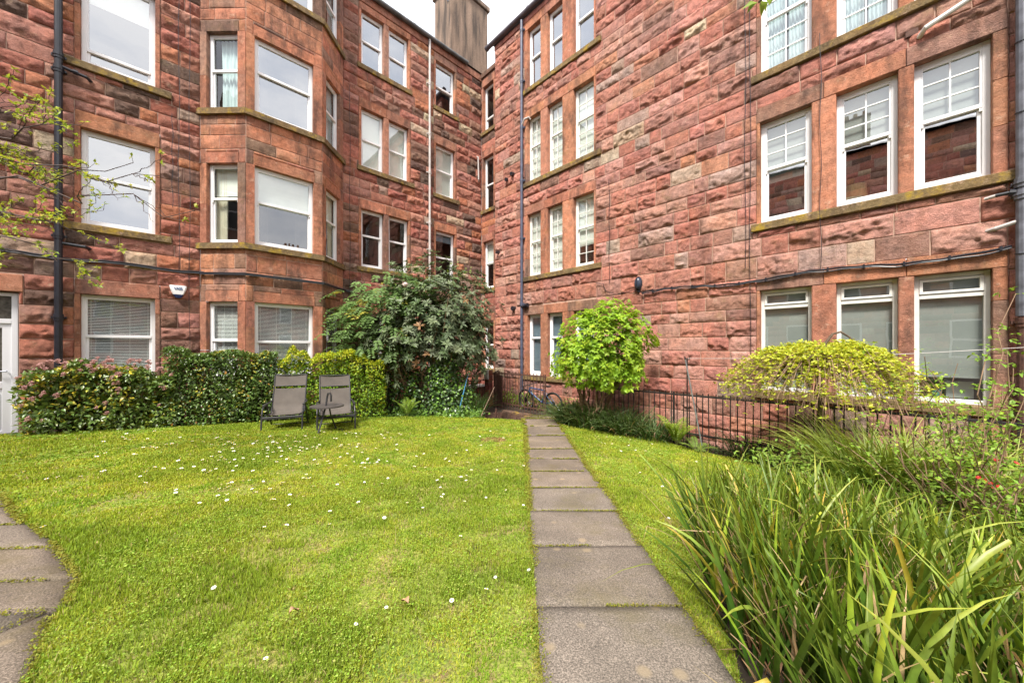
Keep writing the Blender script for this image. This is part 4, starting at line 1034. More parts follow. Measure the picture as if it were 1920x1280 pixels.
# ------------------------------------------------------------------ HEDGES
def hedge(name, label, cat, line, hgt, thick, n_, L, colfun, mat, seed, lump=.12, stems=14, z_lo=.05):
    o = empty(name, (line[0][0], line[0][1], gzf(*line[0]))); base = Vector(o.location); tag(o, label, cat)
    pl = [Vector(p) for p in line]; seg = [(b - a).length for a, b in zip(pl[:-1], pl[1:])]; tot = sum(seg)
    def at(t):
        t = t * tot
        for (a, b), s_ in zip(zip(pl[:-1], pl[1:]), seg):
            if t <= s_ + 1e-9: q = a.lerp(b, t / s_); d = (b - a).normalized(); return q, Vector((-d.y, d.x))
            t -= s_
        d = (pl[-1] - pl[-2]).normalized(); return pl[-1], Vector((-d.y, d.x))
    ts = NR.random(n_); P3 = np.zeros((n_, 3)); ND = np.zeros((n_, 3)); hz = np.zeros(n_)
    for i in range(n_):
        q, nn = at(float(ts[i])); h = hgt(float(ts[i]))
        h *= 1 + lump * .9 * (float(vnoise(ts[i] * tot * 2.6, 0, 0, seed)) - .5) + lump * .5 * (float(vnoise(ts[i] * tot * 8, 0, 1, seed)) - .5)
        # cross section: superellipse skin
        w = R.uniform(0, 1); inn = 1 - R.random() ** 1.8 * .5
        ang = R.uniform(-.15, PI + .15); cx, cz = math.cos(ang), math.sin(ang)
        e = (abs(cx) ** 4 + abs(cz) ** 4) ** -.25
        zc = .45 * h
        if R.random() < .55:  # side walls
            side = 1 if R.random() < .5 else -1; off = side * thick / 2; z = R.uniform(z_lo, h * .95); nd = Vector((nn.x * side, nn.y * side, .25))
            off *= (1 - .25 * max(0, z / h - .8) * 5 * .4)
        else:
            off = R.uniform(-.5, .5) * thick * .95; z = h * (1 - .06 * abs(off / (thick * .5)) ** 3); nd = Vector((nn.x * off * .6, nn.y * off * .6, 1)); 
        bul = (float(vnoise(ts[i] * tot * 3.2, z * 3.2, off, seed + 3)) - .5) * lump * 1.5
        dep = R.random() ** 2 * .22
        off *= inn if z < h * .9 else 1
        off += (bul - dep) * (1 if off > 0 else -1) * (1 if z < h * .92 else 0); z -= dep * .5 if z >= h * .9 else 0
        P3[i] = (q.x + nn.x * off - base.x, q.y + nn.y * off - base.y, gzf(q.x, q.y) + z - base.z); ND[i] = nd; hz[i] = z / h
    C = colfun(ts, hz, n_, P3)
    ND = nrm(ND); D = nrm(ND * .55 + rnd_dir(n_) * .8 + np.array([0, 0, -.05])); Nn = nrm(ND * .6 + np.array([0, 0, .8]) + rnd_dir(n_) * .55)
    LL = NR.uniform(.65, 1.25, n_) * L
    leaves('foliage', P3, D, Nn, LL, LL * .52, C, mat, o, .2, .25)
    mb = MB()
    for k in range(stems):
        t = (k + R.random()) / stems; q, nn = at(t); h = hgt(t)
        for j in range(3):
            p1 = (q.x - base.x + R.uniform(-.25, .25), q.y - base.y + R.uniform(-.2, .2), gzf(q.x, q.y) - base.z + h * R.uniform(.6, .9))
            branchy(mb, (q.x - base.x + R.uniform(-.04, .04), q.y - base.y, gzf(q.x, q.y) - base.z - .03), p1, .014, .004, .04, 5, 5)
    mb.build('stems', M['bark'], o)
    # dark core so that a hedge is not see-through
    n2 = n_ // 3; ts2 = NR.random(n2); Q = np.zeros((n2, 3))
    for i in range(n2):
        q, nn = at(float(ts2[i])); off = R.uniform(-.3, .3) * thick; z = R.uniform(.05, .88) * hgt(float(ts2[i])); Q[i] = (q.x + nn.x * off - base.x, q.y + nn.y * off - base.y, gzf(q.x, q.y) + z - base.z)
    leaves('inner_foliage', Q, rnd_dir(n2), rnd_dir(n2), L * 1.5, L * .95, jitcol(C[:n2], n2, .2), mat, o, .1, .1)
    return o, at
# laurustinus with pink buds
def c1(ts, hz, n_, P):
    c = np.tile(np.array([.12, .19, .04]), (n_, 1)); y = vnoise(ts * 16, hz * 5, 0, 5); k = (y > .5) & (NR.random(n_) < .65) & (hz > .4) & (ts < .75)
    c[k] = np.array([.42, .36, .035]); k2 = (NR.random(n_) < .22); c[k2] = np.array([.16, .22, .035]); return jitcol(c, n_, .3, .1)
l1 = [(-8.3, 5.92), (-7.9, 6.24), (-7.4, 6.62), (-6.7, 7.02)]
h1, at1 = hedge('flowering_hedge', 'low evergreen hedge dotted with pink bud clusters beside the white door', 'hedge', l1, lambda t: 1.08 + .12 * math.sin(t * 3.1) - .25 * max(0, .18 - t) * 4, .7, 6800, .075, c1, 'glossleaf', 11, .35)
mbf = MB(); cols_ = []
for k in range(26):
    w = R.uniform(0, 2 * PI); r_ = R.random() ** .6 * .032; c_ = Vector((r_ * math.cos(w), r_ * math.sin(w), .02 - r_ * .35 + R.uniform(-.004, .004))); s_ = R.uniform(.004, .0075)
    mbf.add([c_ + Vector(v) * s_ for v in ((1, 0, 0), (-1, 0, 0), (0, 1, 0), (0, -1, 0), (0, 0, 1), (0, 0, -1))], [(0, 2, 4), (2, 1, 4), (1, 3, 4), (3, 0, 4), (2, 0, 5), (1, 2, 5), (3, 1, 5), (0, 3, 5)])
    mbf.tube([c_, (0, 0, -.03)], .0012, n=3, cap=False)
fc0 = mbf.build('flower_cluster', M['bud'], h1)
for i in range(97):
    o = fc0 if i == 0 else link(fc0.copy()); o.parent = h1
    t = R.random() ** 1.3; q, nn = at1(t); top = R.random() < .62; h = 1.08 + .12 * math.sin(t * 3.1) - .25 * max(0, .18 - t) * 4
    if top: off = R.uniform(-.5, .35) * .75; z = h * R.uniform(.97, 1.12)
    else: off = -.75 / 2 * R.uniform(1.0, 1.2); z = h * (1 - R.random() ** 1.5 * .85)
    if t < .05: off = R.uniform(-.3, .3)
    b = h1.location; o.location = (q.x + nn.x * off - b[0], q.y + nn.y * off - b[1], gzf(q.x, q.y) + z - b[2]); s_ = R.uniform(.9, 1.6); o.scale = (s_, s_, s_)
    o.rotation_euler = ((.9 if not top else .2) + R.uniform(-.3, .3), R.uniform(-.4, .4), R.uniform(-.6, .6))
def c2(ts, hz, n_, P):
    c = np.tile(np.array([.105, .175, .038]), (n_, 1)); k = NR.random(n_) < .3; c[k] = np.array([.11, .17, .04])
    y = vnoise(ts * 9, hz * 4, 0, 6); k = (y > .55) & (NR.random(n_) < .3); c[k] = np.array([.36, .33, .04]); k = NR.random(n_) < .015; c[k] = np.array([.45, .22, .05])
    k = (hz < .3) & (NR.random(n_) < .4); c[k] = np.array([.10, .19, .03]); return jitcol(c, n_, .3, .08)
hedge('dark_hedge', 'tall clipped dark glossy evergreen hedge with a few yellow leaves', 'hedge', [(-6.88, 6.98), (-6.1, 7.32), (-5.25, 7.80)], lambda t: 1.53 - .03 * t, .58, 11000, .06, c2, 'glossleaf', 12, .14)
def c3(ts, hz, n_, P):
    c = np.tile(np.array([.22, .36, .03]), (n_, 1)); k = (hz > .72) & (NR.random(n_) < .7); c[k] = np.array([.38, .48, .035]); k = (hz > .86) & (NR.random(n_) < .6); c[k] = np.array([.52, .52, .035])
    k = NR.random(n_) < .15; c[k] = np.array([.07, .14, .02]); return jitcol(c, n_, .3, .08)
hedge('bright_hedge', 'clipped yellow green hedge behind the two garden chairs', 'hedge', [(-5.22, 7.82), (-4.44, 8.22), (-3.5, 8.62), (-3.15, 8.7)], lambda t: 1.56 - .32 * max(0, t - .55) * 2.2, .55, 10500, .055, c3, 'leaf', 13, .30)

# ------------------------------------------------------------------ SHRUBS
def whorls(name, P, axis, k, L, Wd, C, mat, parent, spread=(.9, 1.35), droop=.2):
    n_ = len(P); D = []; PP = []; CC = []; Nn = []
    axis = nrm(axis)
    for j in range(k):
        ph = 2 * PI * j / k + NR.uniform(-.3, .3, n_); t = nrm(np.cross(axis, np.array([.3, .5, .8]))); b = np.cross(axis, t); sp = NR.uniform(*spread, n_)
        d = axis * np.cos(sp)[:, None] + (t * np.cos(ph)[:, None] + b * np.sin(ph)[:, None]) * np.sin(sp)[:, None]
        D.append(d); PP.append(P); CC.append(C * NR.uniform(.75, 1.25, (n_, 1))); Nn.append(axis + .15 * rnd_dir(n_))
    D = np.concatenate(D); n2 = len(D); LL = NR.uniform(.75, 1.15, n2) * L
    return leaves(name, np.concatenate(PP), D, np.concatenate(Nn), LL, LL * Wd, np.concatenate(CC), mat, parent, .18, droop, .5)
# rhododendron
rc = Vector((-2.2, 9.7, gzf(-2.2, 9.7))); rh = empty('rhododendron', rc); tag(rh, 'large rounded rhododendron with leathery grey green leaves in the corner of the court', 'shrub')
Pp = np.concatenate([blob_points(800, (.10, -.1, 2.85), (1.55, 1.1, 1.35), .28, 2.0, 61, .5, .5, .40), blob_points(420, (.9, -.2, 1.95), (.85, .8, 1.0), .3, 2.2, 62, .55, .4, .40), blob_points(260, (-.9, -.7, 1.85), (.95, .65, .8), .3, 2.2, 63, .6, .4, .4)])
ax = nrm((Pp - np.array([0, 0, 1.4])) * np.array([1, 1, .8]) + np.array([0, -.3, .5]))
C = jitcol(np.where(NR.random((len(Pp), 1)) < .25, np.array([[.085, .13, .05]]), np.array([[.125, .16, .085]])), len(Pp), .25, .06)
br = NR.random(len(Pp)) < .025; C[br] = np.array([.22, .12, .05])
whorls('foliage', Pp, ax, 8, .155, .36, C, 'leather', rh, (.75, 1.5), .22)
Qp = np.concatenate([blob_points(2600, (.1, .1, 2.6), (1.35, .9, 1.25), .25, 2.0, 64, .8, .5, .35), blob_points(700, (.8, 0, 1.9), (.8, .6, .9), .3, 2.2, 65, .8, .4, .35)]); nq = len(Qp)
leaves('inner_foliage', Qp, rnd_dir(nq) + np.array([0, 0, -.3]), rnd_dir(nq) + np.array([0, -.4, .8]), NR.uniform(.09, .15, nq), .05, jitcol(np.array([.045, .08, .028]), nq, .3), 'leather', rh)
mb = MB()
for k in range(16):
    t_ = Pp[R.randrange(len(Pp))] * .86; pts = branchy(mb, (R.uniform(-.15, .15), R.uniform(-.1, .1), -.05), (t_[0] * .5, t_[1] * .5 - .1, .7 + .25 * R.random()), .045, .026, .07, 5, 7)
    for j in range(5):
        t2 = Pp[R.randrange(len(Pp))]
        if (Vector(t2) - Vector((t_[0], t_[1], t2[2]))).length < 1.4: branchy(mb, pts[-1], t2, .02, .006, .07, 6, 5)
for k in range(34):
    t2 = Pp[R.randrange(len(Pp))]; a = Vector(t2) * .55; branchy(mb, (a.x, a.y - .1, a.z + .2), t2, .014, .005, .06, 5, 5)
mb.build('branches', M['palebark'], rh)
mb = MB()
for k in range(14):
    d = Vector(rnd_dir(1)[0]); d.y = -abs(d.y); c_ = d * .05; t1 = d.orthogonal().normalized(); t2 = d.cross(t1)
    mb.add([c_ * .4, c_ + t1 * .04, c_ * 1.35, c_ + t2 * .04, c_ - t1 * .04, c_ - t2 * .04], [(0, 1, 2, 3), (0, 4, 2, 5), (0, 3, 2, 4), (0, 5, 2, 1)])
mb.build('flower', M['rhodo'], rh, loc=(-.42, -1.15, 3.35))
# ferny leaved shrub left of it
mc = Vector((-3.55, 9.55, gzf(-3.55, 9.55))); mh = empty('ferny_shrub', mc); tag(mh, 'tall green shrub with ferny tiered leaves leaning over the bright hedge', 'shrub')
Pp = np.concatenate([blob_points(300, (-.12, -.3, 2.55), (1.05, .75, 1.1), .3, 2.2, 71, .6, 1.2, .36), blob_points(130, (.75, -.1, 3.3), (.8, .5, .6), .3, 2.2, 72, .6, 1.3, .36)])
LP = []; LD = []; LN = []; LC = []
for p_ in Pp:
    out = Vector((p_[0] + R.uniform(-.5, .5), p_[1] - .35 + R.uniform(-.4, .4), 0)).normalized(); rl = R.uniform(.28, .46); cb = np.array([.13, .22, .06]) * R.uniform(.75, 1.3) if R.random() < .95 else np.array([.34, .32, .05])
    sd = Vector((-out.y, out.x, 0))
    for j in range(9):
        s_ = j / 8 * rl; pos = Vector(p_) + out * s_ + Vector((0, 0, .10 * s_ / rl - .75 * (s_ / rl) ** 2 * rl))
        for sg_ in (-1, 1):
            LP.append(pos); LD.append(sd * sg_ + out * .45 + Vector((0, 0, R.uniform(-.5, .1)))); LN.append((R.uniform(-.3, .3), R.uniform(-1.1, -.3), 1)); LC.append(cb * R.uniform(.8, 1.2))
LP = np.array([tuple(v) for v in LP]); LD = np.array([tuple(v) for v in LD])
leaves('foliage', LP, LD, np.array(LN), NR.uniform(.085, .13, len(LP)), .05, np.clip(np.array(LC), 0, .8), 'leaf', mh, .15, .2)
mb = MB()
for k in range(26):
    t2 = Pp[R.randrange(len(Pp))]; branchy(mb, (R.uniform(-.2, .3), R.uniform(-.1, .1), -.05), t2, .028, .006, .05, 7, 6)
mb.build('branches', M['bark'], mh)
# sprigs of green climber above
vc = Vector((-2.75, 9.9, gzf(-2.75, 9.9))); vn = empty('climbing_plant', vc); tag(vn, 'thin climbing stem with small fresh leaves in front of the dark double windows', 'climber')
mb = MB(); VP = []; 
for (a, b) in (((.2, 0, 2.6), (-.05, .35, 4.15)), ((.25, .0, 2.8), (.35, .4, 3.9)), ((-.2, 0, 2.8), (-.75, .3, 3.6)), ((.9, .1, 2.8), (1.45, .3, 4.05)), ((1.0, .1, 2.8), (1.05, .3, 4.2))):
    pts = branchy(mb, a, b, .008, .003, .06, 9, 5); VP += [tuple(p_ + Vector((R.uniform(-.12, .12), R.uniform(-.1, .1), R.uniform(-.08, .08)))) for p_ in pts for _ in range(13)]
branchy(mb, (.1, 0, -.05), (.3, 0, 2.8), .02, .01, .03, 8, 6); mb.build('stems', M['bark'], vn)
VP = np.array(VP); nv = len(VP); leaves('foliage', VP, rnd_dir(nv), np.array([0, -.4, 1]) + .5 * rnd_dir(nv), NR.uniform(.05, .09, nv), .042, jitcol(np.array([.20, .30, .05]), nv, .3), 'leaf', vn)
# ivy mound under the rhododendron
ic = Vector((-2.1, 9.22, gzf(-2.1, 9.22))); iv = empty('ivy', ic); tag(iv, 'dark green ivy smothering the foot of the rhododendron at the lawn edge', 'ivy')
Pp = np.concatenate([blob_points(2600, (.05, .25, .55), (1.15, .55, .75), .3, 2.6, 81, .5, .02, .3), blob_points(1500, (.3, .1, .95), (.55, .4, .85), .3, 2.6, 82, .5, .02, .3), blob_points(900, (-.1, -.05, .12), (1.35, .4, .22), .3, 3, 83, .5, .01, .3), blob_points(500, (.3, .2, 2.0), (.4, .35, .6), .3, 3, 84, .6, .2, .4), blob_points(1500, (-.85, .2, .7), (.6, .45, .85), .3, 2.6, 85, .5, .02, .3), blob_points(300, (.85, -.3, .12), (.5, .2, .2), .3, 3, 86, .5, .01, .3)])
nv = len(Pp); cI = np.where((NR.random((nv, 1)) < .35) | (Pp[:, 2:3] < .2), np.array([[.14, .26, .04]]), np.array([[.05, .10, .028]])); Nn = nrm(Pp * np.array([.6, 1, .3]) + np.array([0, -.8, .5]) + .5 * rnd_dir(nv))
leaves('foliage', Pp, nrm(rnd_dir(nv) + np.array([0, -.2, -.6])), Nn, NR.uniform(.05, .085, nv), .06, jitcol(cI, nv, .3), 'glossleaf', iv, .12, .15, .4)
mb = MB()
for k in range(10): branchy(mb, (R.uniform(-.8, .8), R.uniform(0, .4), -.05), (R.uniform(-.6, .7), R.uniform(0, .4), R.uniform(.8, 1.5)), .018, .006, .06, 6, 5)
mb.build('stems', M['bark'], iv)

# bright rounded shrub by the railing
bc = Vector((1.72, 7.62, gzf(1.72, 7.62))); bs = empty('rounded_shrub', bc); tag(bs, 'round bright lime green shrub on many bare stems by the railing', 'shrub')
zc = 1.78
Pp = np.concatenate([blob_points(1450, (.22, -.15, zc), (.92, .80, .98), .17, 2.4, 91, .30, 1.12, .32), blob_points(240, (-.25, -.3, zc - .35), (.66, .5, .55), .2, 2.4, 92, .3, .95, .3), blob_points(200, (.42, -.35, zc - .62), (.55, .45, .36), .3, 2.4, 93, .35, .86, .36), np.array([1.30, -.1, zc + .15]) + NR.normal(0, .09, (30, 3))])
ax = nrm((Pp - np.array([.2, 0, zc - .3])) + np.array([0, 0, .35]) + .35 * rnd_dir(len(Pp)))
C = jitcol(np.where(NR.random((len(Pp), 1)) < .3, np.array([[.36, .50, .035]]), np.array([[.245, .40, .028]])), len(Pp), .2, .06)
whorls('foliage', Pp, ax, 5, .098, .50, C, 'leaf', bs, (.7, 1.45), .25)
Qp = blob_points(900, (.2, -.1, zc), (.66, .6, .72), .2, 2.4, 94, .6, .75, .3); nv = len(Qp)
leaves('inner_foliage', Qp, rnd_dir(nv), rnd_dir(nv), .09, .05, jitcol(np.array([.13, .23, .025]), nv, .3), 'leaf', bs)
mb = MB()
for k in range(17):
    w = R.uniform(0, 2 * PI); a = Vector((.13 * math.cos(w), .10 * math.sin(w), -.06)); m_ = Vector((.42 * math.cos(w) + .12, .34 * math.sin(w) - .05, R.uniform(.75, 1.05)))
    pts = branchy(mb, a, m_, R.uniform(.018, .032), .014, .05, 6, 7)
    for j in range(4):
        t2 = Pp[R.randrange(len(Pp))]
        if (Vector(t2) - m_).length < 1.0: branchy(mb, m_, t2, .010, .003, .06, 6, 5)
mb.build('stems', M['palebark'], bs)
mb = MB(); branchy(mb, (.7, -.1, 1.3), (1.32, -.1, zc + .2), .008, .003, .05, 6, 5); mb.build('side_shoot', M['palebark'], bs)

# strap leaved clumps
def clump(name, label, x, y, n_, rad, L, Wd, c0, c1_, tilt=(.05, .9), bend=(.5, 1.7), K=7, dead=.1, cat='strap leaved plant', group=None, z=None, deadc=(.34, .22, .11), ry=None, kinkp=0, twist=.5):
    zz = gzf(x, y) if z is None else z
    o = empty(name, (x, y, zz)); tag(o, label, cat, group)
    w = NR.uniform(0, 2 * PI, n_); r_ = np.sqrt(NR.random(n_)); bx_, by_ = np.cos(w) * r_ * rad, np.sin(w) * r_ * (ry or rad)
    B = np.column_stack([bx_, by_, (gz(x + bx_, y + by_) - zz if z is None else 0 * bx_) - .02])
    az = w + NR.normal(0, .7, n_); t0 = NR.uniform(*tilt, n_) * (.45 + .55 * r_); bd = NR.uniform(*bend, n_)
    LL = NR.uniform(*L, n_); WW = NR.uniform(*Wd, n_)
    C0 = jitcol(np.array(c0), n_, .3, .08); C1 = jitcol(np.array(c1_), n_, .3, .1); dd = NR.random(n_) < dead; C0[dd] = jitcol(np.array(deadc), int(dd.sum()), .35, .08); C1[dd] = C0[dd] * 1.15
    LL[dd] *= .7
    kk = np.where(NR.random(n_) < kinkp, NR.uniform(.5, .85, n_), 9)
    ribbons('leaves', B, az, t0, LL, WW, bd, K, C0, C1, 'strap', o, twist, .22, kk)
    return o
G1 = None
clump('strap_plant', 'dark arching strap leaved clump at the left foot of the round shrub', 1.36, 7.98, 360, .32, (.5, .85), (.016, .028), (.065, .12, .03), (.14, .19, .07), (.05, 1.0), (.7, 1.9))
clump('strap_plant', 'dark strap leaved clump under the middle of the round shrub', 1.75, 7.66, 420, .40, (.5, .9), (.016, .028), (.065, .12, .03), (.14, .19, .07), (.05, 1.0), (.7, 1.9))
clump('strap_plant', 'dark strap leaved clump right of the round shrub stems', 2.35, 7.34, 420, .40, (.5, .9), (.016, .028), (.065, .12, .03), (.14, .19, .07), (.05, 1.0), (.7, 1.9))
clump('strap_plant', 'strap leaved clump beside the fern and railing', 2.82, 6.98, 280, .30, (.45, .75), (.011, .018), (.07, .13, .034), (.14, .19, .07), (.05, 1.0), (.7, 1.9))
clump('strap_plant', 'fresh green grassy clump in front of the short corner railing', -.98, 9.35, 220, .26, (.5, .85), (.010, .016), (.07, .14, .03), (.12, .19, .06), (.05, .7), (.5, 1.6))
clump('strap_plant', 'dark tufted clump behind the leaning pole foot by the railing', 4.05, 5.95, 200, .28, (.4, .7), (.010, .016), (.045, .085, .024), (.11, .14, .04), (.05, .8), (.4, 1.4), dead=.15)
clump('strap_plant', 'low dark clump beside the weeping tree trunk', 4.75, 5.25, 200, .36, (.35, .6), (.009, .014), (.045, .085, .026), (.08, .12, .04), (.05, .9), (.4, 1.5))
clump('sedge', 'arching fine leaved sedge before the grey blind windows', 4.42, 4.05, 1000, .62, (.8, 1.3), (.013, .024), (.17, .26, .04), (.36, .38, .07), (.05, .75), (.7, 1.8), 9, .14)
clump('sedge', 'fine leaved sedge tuft at the right edge below the downpipe', 4.95, 3.45, 650, .55, (.75, 1.2), (.013, .022), (.16, .25, .04), (.34, .36, .07), (.05, .75), (.6, 1.7), 9, .2)
# big iris like bed in the right foreground, one clump
o = empty('iris_bed', (1.9, 2.1, gzf(1.9, 2.1))); tag(o, 'tall clump of green and tan sword leaves filling the right foreground beside the path', 'sword leaved plant')
IP = [(.90, .55), (.88, 1.2), (1.0, 1.75), (1.28, 2.45), (1.95, 3.15), (2.6, 3.55), (3.3, 3.5), (3.5, 2.6), (3.0, 1.5), (2.4, .7)]
def iris(nm, n_, Lr, Wr, c0, c1_, tl, bd_, kp, seed, K=8):
    q = sample_poly(IP, n_, lambda q: np.where(vnoise(q[:, 0] * 4.5, q[:, 1] * 4.5, 0, seed) > .34, 1, .15)); x, y = q[:, 0], q[:, 1]
    B = np.column_stack([x - 1.9, y - 2.1, gz(x, y) - o.location[2] - .02])
    cen = np.stack([np.round(x / .42) * .42, np.round(y / .42) * .42], 1) + .08; az = np.arctan2(y - cen[:, 1], x - cen[:, 0]) + NR.normal(0, .9, n_)
    edge = np.clip(1.55 - x - .18 * y * 0, 0, 1); az = np.where(NR.random(n_) < edge * .8, PI + NR.normal(-.25, .55, n_), az)
    t0 = np.abs(NR.normal(0, tl, n_)) + .04; C0 = jitcol(np.array(c0), n_, .32, .09); C1 = jitcol(np.array(c1_), n_, .3, .1)
    kk = np.where(NR.random(n_) < kp, NR.uniform(.45, .9, n_), 9)
    hs = np.interp(np.hypot(x, y), [1.2, 2, 2.6, 3.2, 4], [.80, .95, .92, .78, .72])
    ribbons(nm, B, az, t0, NR.uniform(*Lr, n_) * hs, NR.uniform(*Wr, n_), NR.uniform(*bd_, n_), K, C0, C1, 'strap', o, .8, .2, kk, np.where(NR.random(n_) < .06, .5, 1.0))
iris('leaves', 2500, (.40, .80), (.015, .030), (.050, .108, .013), (.20, .28, .03), .25, (.0, .6), .05, 201)
iris('leaves', 300, (.6, .95), (.015, .027), (.11, .18, .025), (.38, .42, .055), .32, (.5, 1.7), .06, 203)
iris('young_leaves', 420, (.35, .72), (.015, .028), (.20, .32, .025), (.40, .46, .045), .2, (.05, .6), .03, 205)
iris('dead_leaves', 1300, (.3, .68), (.007, .016), (.38, .25, .13), (.52, .37, .20), .36, (.0, .7), .22, 207, 5)
iris('dead_leaves', 900, (.12, .34), (.008, .018), (.36, .22, .12), (.50, .33, .18), .6, (.0, .9), .3, 211, 4)
iris('yellow_leaves', 150, (.4, .75), (.016, .028), (.46, .42, .05), (.52, .34, .06), .3, (.1, .9), .12, 209)

# ------------------------------------------------------------------ FERNS
def fern(name, label, x, y, n_, L, c, up=.55, z=None):
    zz = gzf(x, y); o = empty(name, (x, y, zz)); tag(o, label, 'fern')
    P3 = []; D = []; Nn = []; C = []; LL = []; mb = MB()
    for k in range(n_):
        az = 2 * PI * k / n_ + R.uniform(-.3, .3); l_ = L * R.uniform(.75, 1.1); th = up * R.uniform(.6, 1.2); p_ = Vector((0, 0, 0)); pts = [p_.copy()]; cb = np.array(c) * R.uniform(.8, 1.2); ns = 17
        for j in range(ns):
            t = j / ns; a_ = th + 1.0 * t ** 2.4; d = Vector((math.sin(a_) * math.cos(az), math.sin(a_) * math.sin(az), math.cos(a_))); p_ = p_ + d * l_ / ns; pts.append(p_.copy())
            side = Vector((-math.sin(az), math.cos(az), 0)); nn = side.cross(d)
            if j > 2:
                for s_ in (-1, 1): P3.append(tuple(p_)); D.append(tuple(side * s_ + d * .35)); Nn.append(tuple(nn * -1 + Vector((0, 0, .3)))); C.append(cb); LL.append(l_ * .21 * math.sin(PI * min(1, (1 - t) * .9 + .08)) ** .8)
        mb.tube(pts, .004, .0015, 4)
    leaves('fronds', np.array(P3), np.array(D), np.array(Nn), np.array(LL), np.array(LL) * .0 + l_ / 17 * 1.05, jitcol(np.array(C), len(C), .15), 'leaf', o, .1, .12, .35)
    mb.build('stalks', M['leaf'] if False else principled('fern_stalk', (.16, .18, .05), .6), o); return o
fern('fern', 'fresh yellow green fern by the railing left of the aluminium pole', 3.12, 6.62, 11, .62, (.27, .38, .045), .42)
fern('fern', 'small low fern at the foot of the upright fern', 3.35, 6.35, 9, .34, (.16, .24, .04), .9)
fern('fern', 'young fern standing before the ivy right of the chairs', -2.62, 8.72, 9, .55, (.24, .36, .05), .45)

# ------------------------------------------------------------------ WEEPING TREE
wx, wy = 4.42, 4.98; wz = gzf(wx, wy); wt = empty('weeping_tree', (wx, wy, wz)); tag(wt, 'small weeping tree with a tangled umbrella crown of tan twigs and lime leaves', 'tree')
mb = MB(); zt = 1.97
branchy(mb, (0, 0, -.05), (-.02, .02, zt - .25), .042, .034, .015, 8, 8)
ux, uy = math.cos(A), -math.sin(A); vx, vy = math.sin(A), math.cos(A)
apex = [(.0, zt - .25)]
mb.tube([(-.02, .02, zt - .3), (.05, .0, zt), (.13, -.02, zt + .13), (.22, -.05, zt + .16), (.30, -.1, zt + .08), (.36, -.15, zt - .1)], .022, .010, 7)
tw = wt
mb.build('trunk', M['bark'], wt)
mb = MB(); LP = []; LD = []; LC = []
mb2 = MB()
for k in range(820):
    az = R.uniform(0, 2 * PI); a = (1.12 if math.cos(az) < 0 else 1.02) * R.uniform(.35, 1.0) ** .6; b = .78 * R.uniform(.4, 1.0) ** .6
    kn = .72 + .58 * float(vnoise(az * 2.2, 0, 0, 301)); a *= kn; b *= kn
    ex, ey = math.cos(az) * a, math.sin(az) * b; rr = math.hypot(math.cos(az) * a / 1.1, math.sin(az) * b / .78)
    top = zt - .10 - .10 * rr + R.uniform(-.06, .07); s0 = R.uniform(0, .45); drop = R.uniform(.15, .62) * (.7 + .6 * float(vnoise(az * 3.1, 2, 0, 302))) * (1.0 if rr > .55 else .5); pts = []; nseg = 9
    for j in range(nseg):
        t = s0 + (1 - s0) * j / (nseg - 1); q = t ** .8; z = top + .12 * math.sin(min(1, t * 1.3) * PI) * (1 - rr * .5) - drop * max(0, t - .45) ** 1.7 * 2.6 - .18 * q * q * rr
        lx_ = ex * min(1, q * 1.06) + R.uniform(-.02, .02); ly_ = ey * min(1, q * 1.06) + R.uniform(-.02, .02)
        pts.append(Vector((ux * lx_ + vx * ly_, uy * lx_ + vy * ly_, z)))
    (mb if k % 2 else mb2).tube(pts, .0042, .0016, 4, False)
    for j in range(2, nseg):
        dens = 2.6 if j < 6 else 1.4
        for _ in range(int(dens + R.random())):
            if R.random() < (.56 if j < 5 else (.42 if j < 7 else .66)):
                p_ = pts[j].lerp(pts[max(0, j - 1)], R.random()) + Vector((R.uniform(-.05, .05), R.uniform(-.05, .05), R.uniform(-.02, .09)))
                for m_ in range(4): LP.append(tuple(p_)); LD.append((R.uniform(-1, 1), R.uniform(-1, 1), R.uniform(-.2, .9))); LC.append((.56, .59, .07) if R.random() < .75 else (.36, .44, .05))
mb.build('twigs', M['palebark'], wt); mb2.build('twigs', principled('twig_tan', (.36, .22, .15), .85, nscale=9, namt=.3), wt)
LP = np.array(LP); nv = len(LP); leaves('foliage', LP, np.array(LD), np.array([0, 0, 1.]) + .7 * rnd_dir(nv), NR.uniform(.03, .052, nv), .026, jitcol(np.array(LC), nv, .25, .08), 'leaf', wt, .15, .15)

# ------------------------------------------------------------------ FLOWERING QUINCE AT THE RIGHT EDGE
qx, qy = 4.0, 3.0; qz = gzf(qx, qy); qn = empty('thorny_shrub', (qx, qy, qz)); tag(qn, 'open thorny shrub at the right edge with long tan stems and scarlet flowers', 'shrub')
mb = MB(); LP = []; LC = []
for k in range(46):
    t = (R.uniform(-1.0, .55), R.uniform(-.5, .5), R.uniform(.6, 1.72)); dead_ = R.random() < .4
    pts = branchy(mb, (R.uniform(-.2, .2), R.uniform(-.2, .2), -.03), t, .006, .0025, .035, 8, 5)
    if not dead_ or t[2] < 1.0:
        for p_ in pts[3:]:
            for _ in range(3):
                c_ = p_ + Vector((R.uniform(-.1, .1), R.uniform(-.1, .1), R.uniform(-.06, .06)))
                for m_ in range(3): LP.append(tuple(c_ + Vector((R.uniform(-.02, .02), R.uniform(-.02, .02), 0)))); LC.append((.22, .37, .04) if R.random() < .7 else (.36, .45, .06))
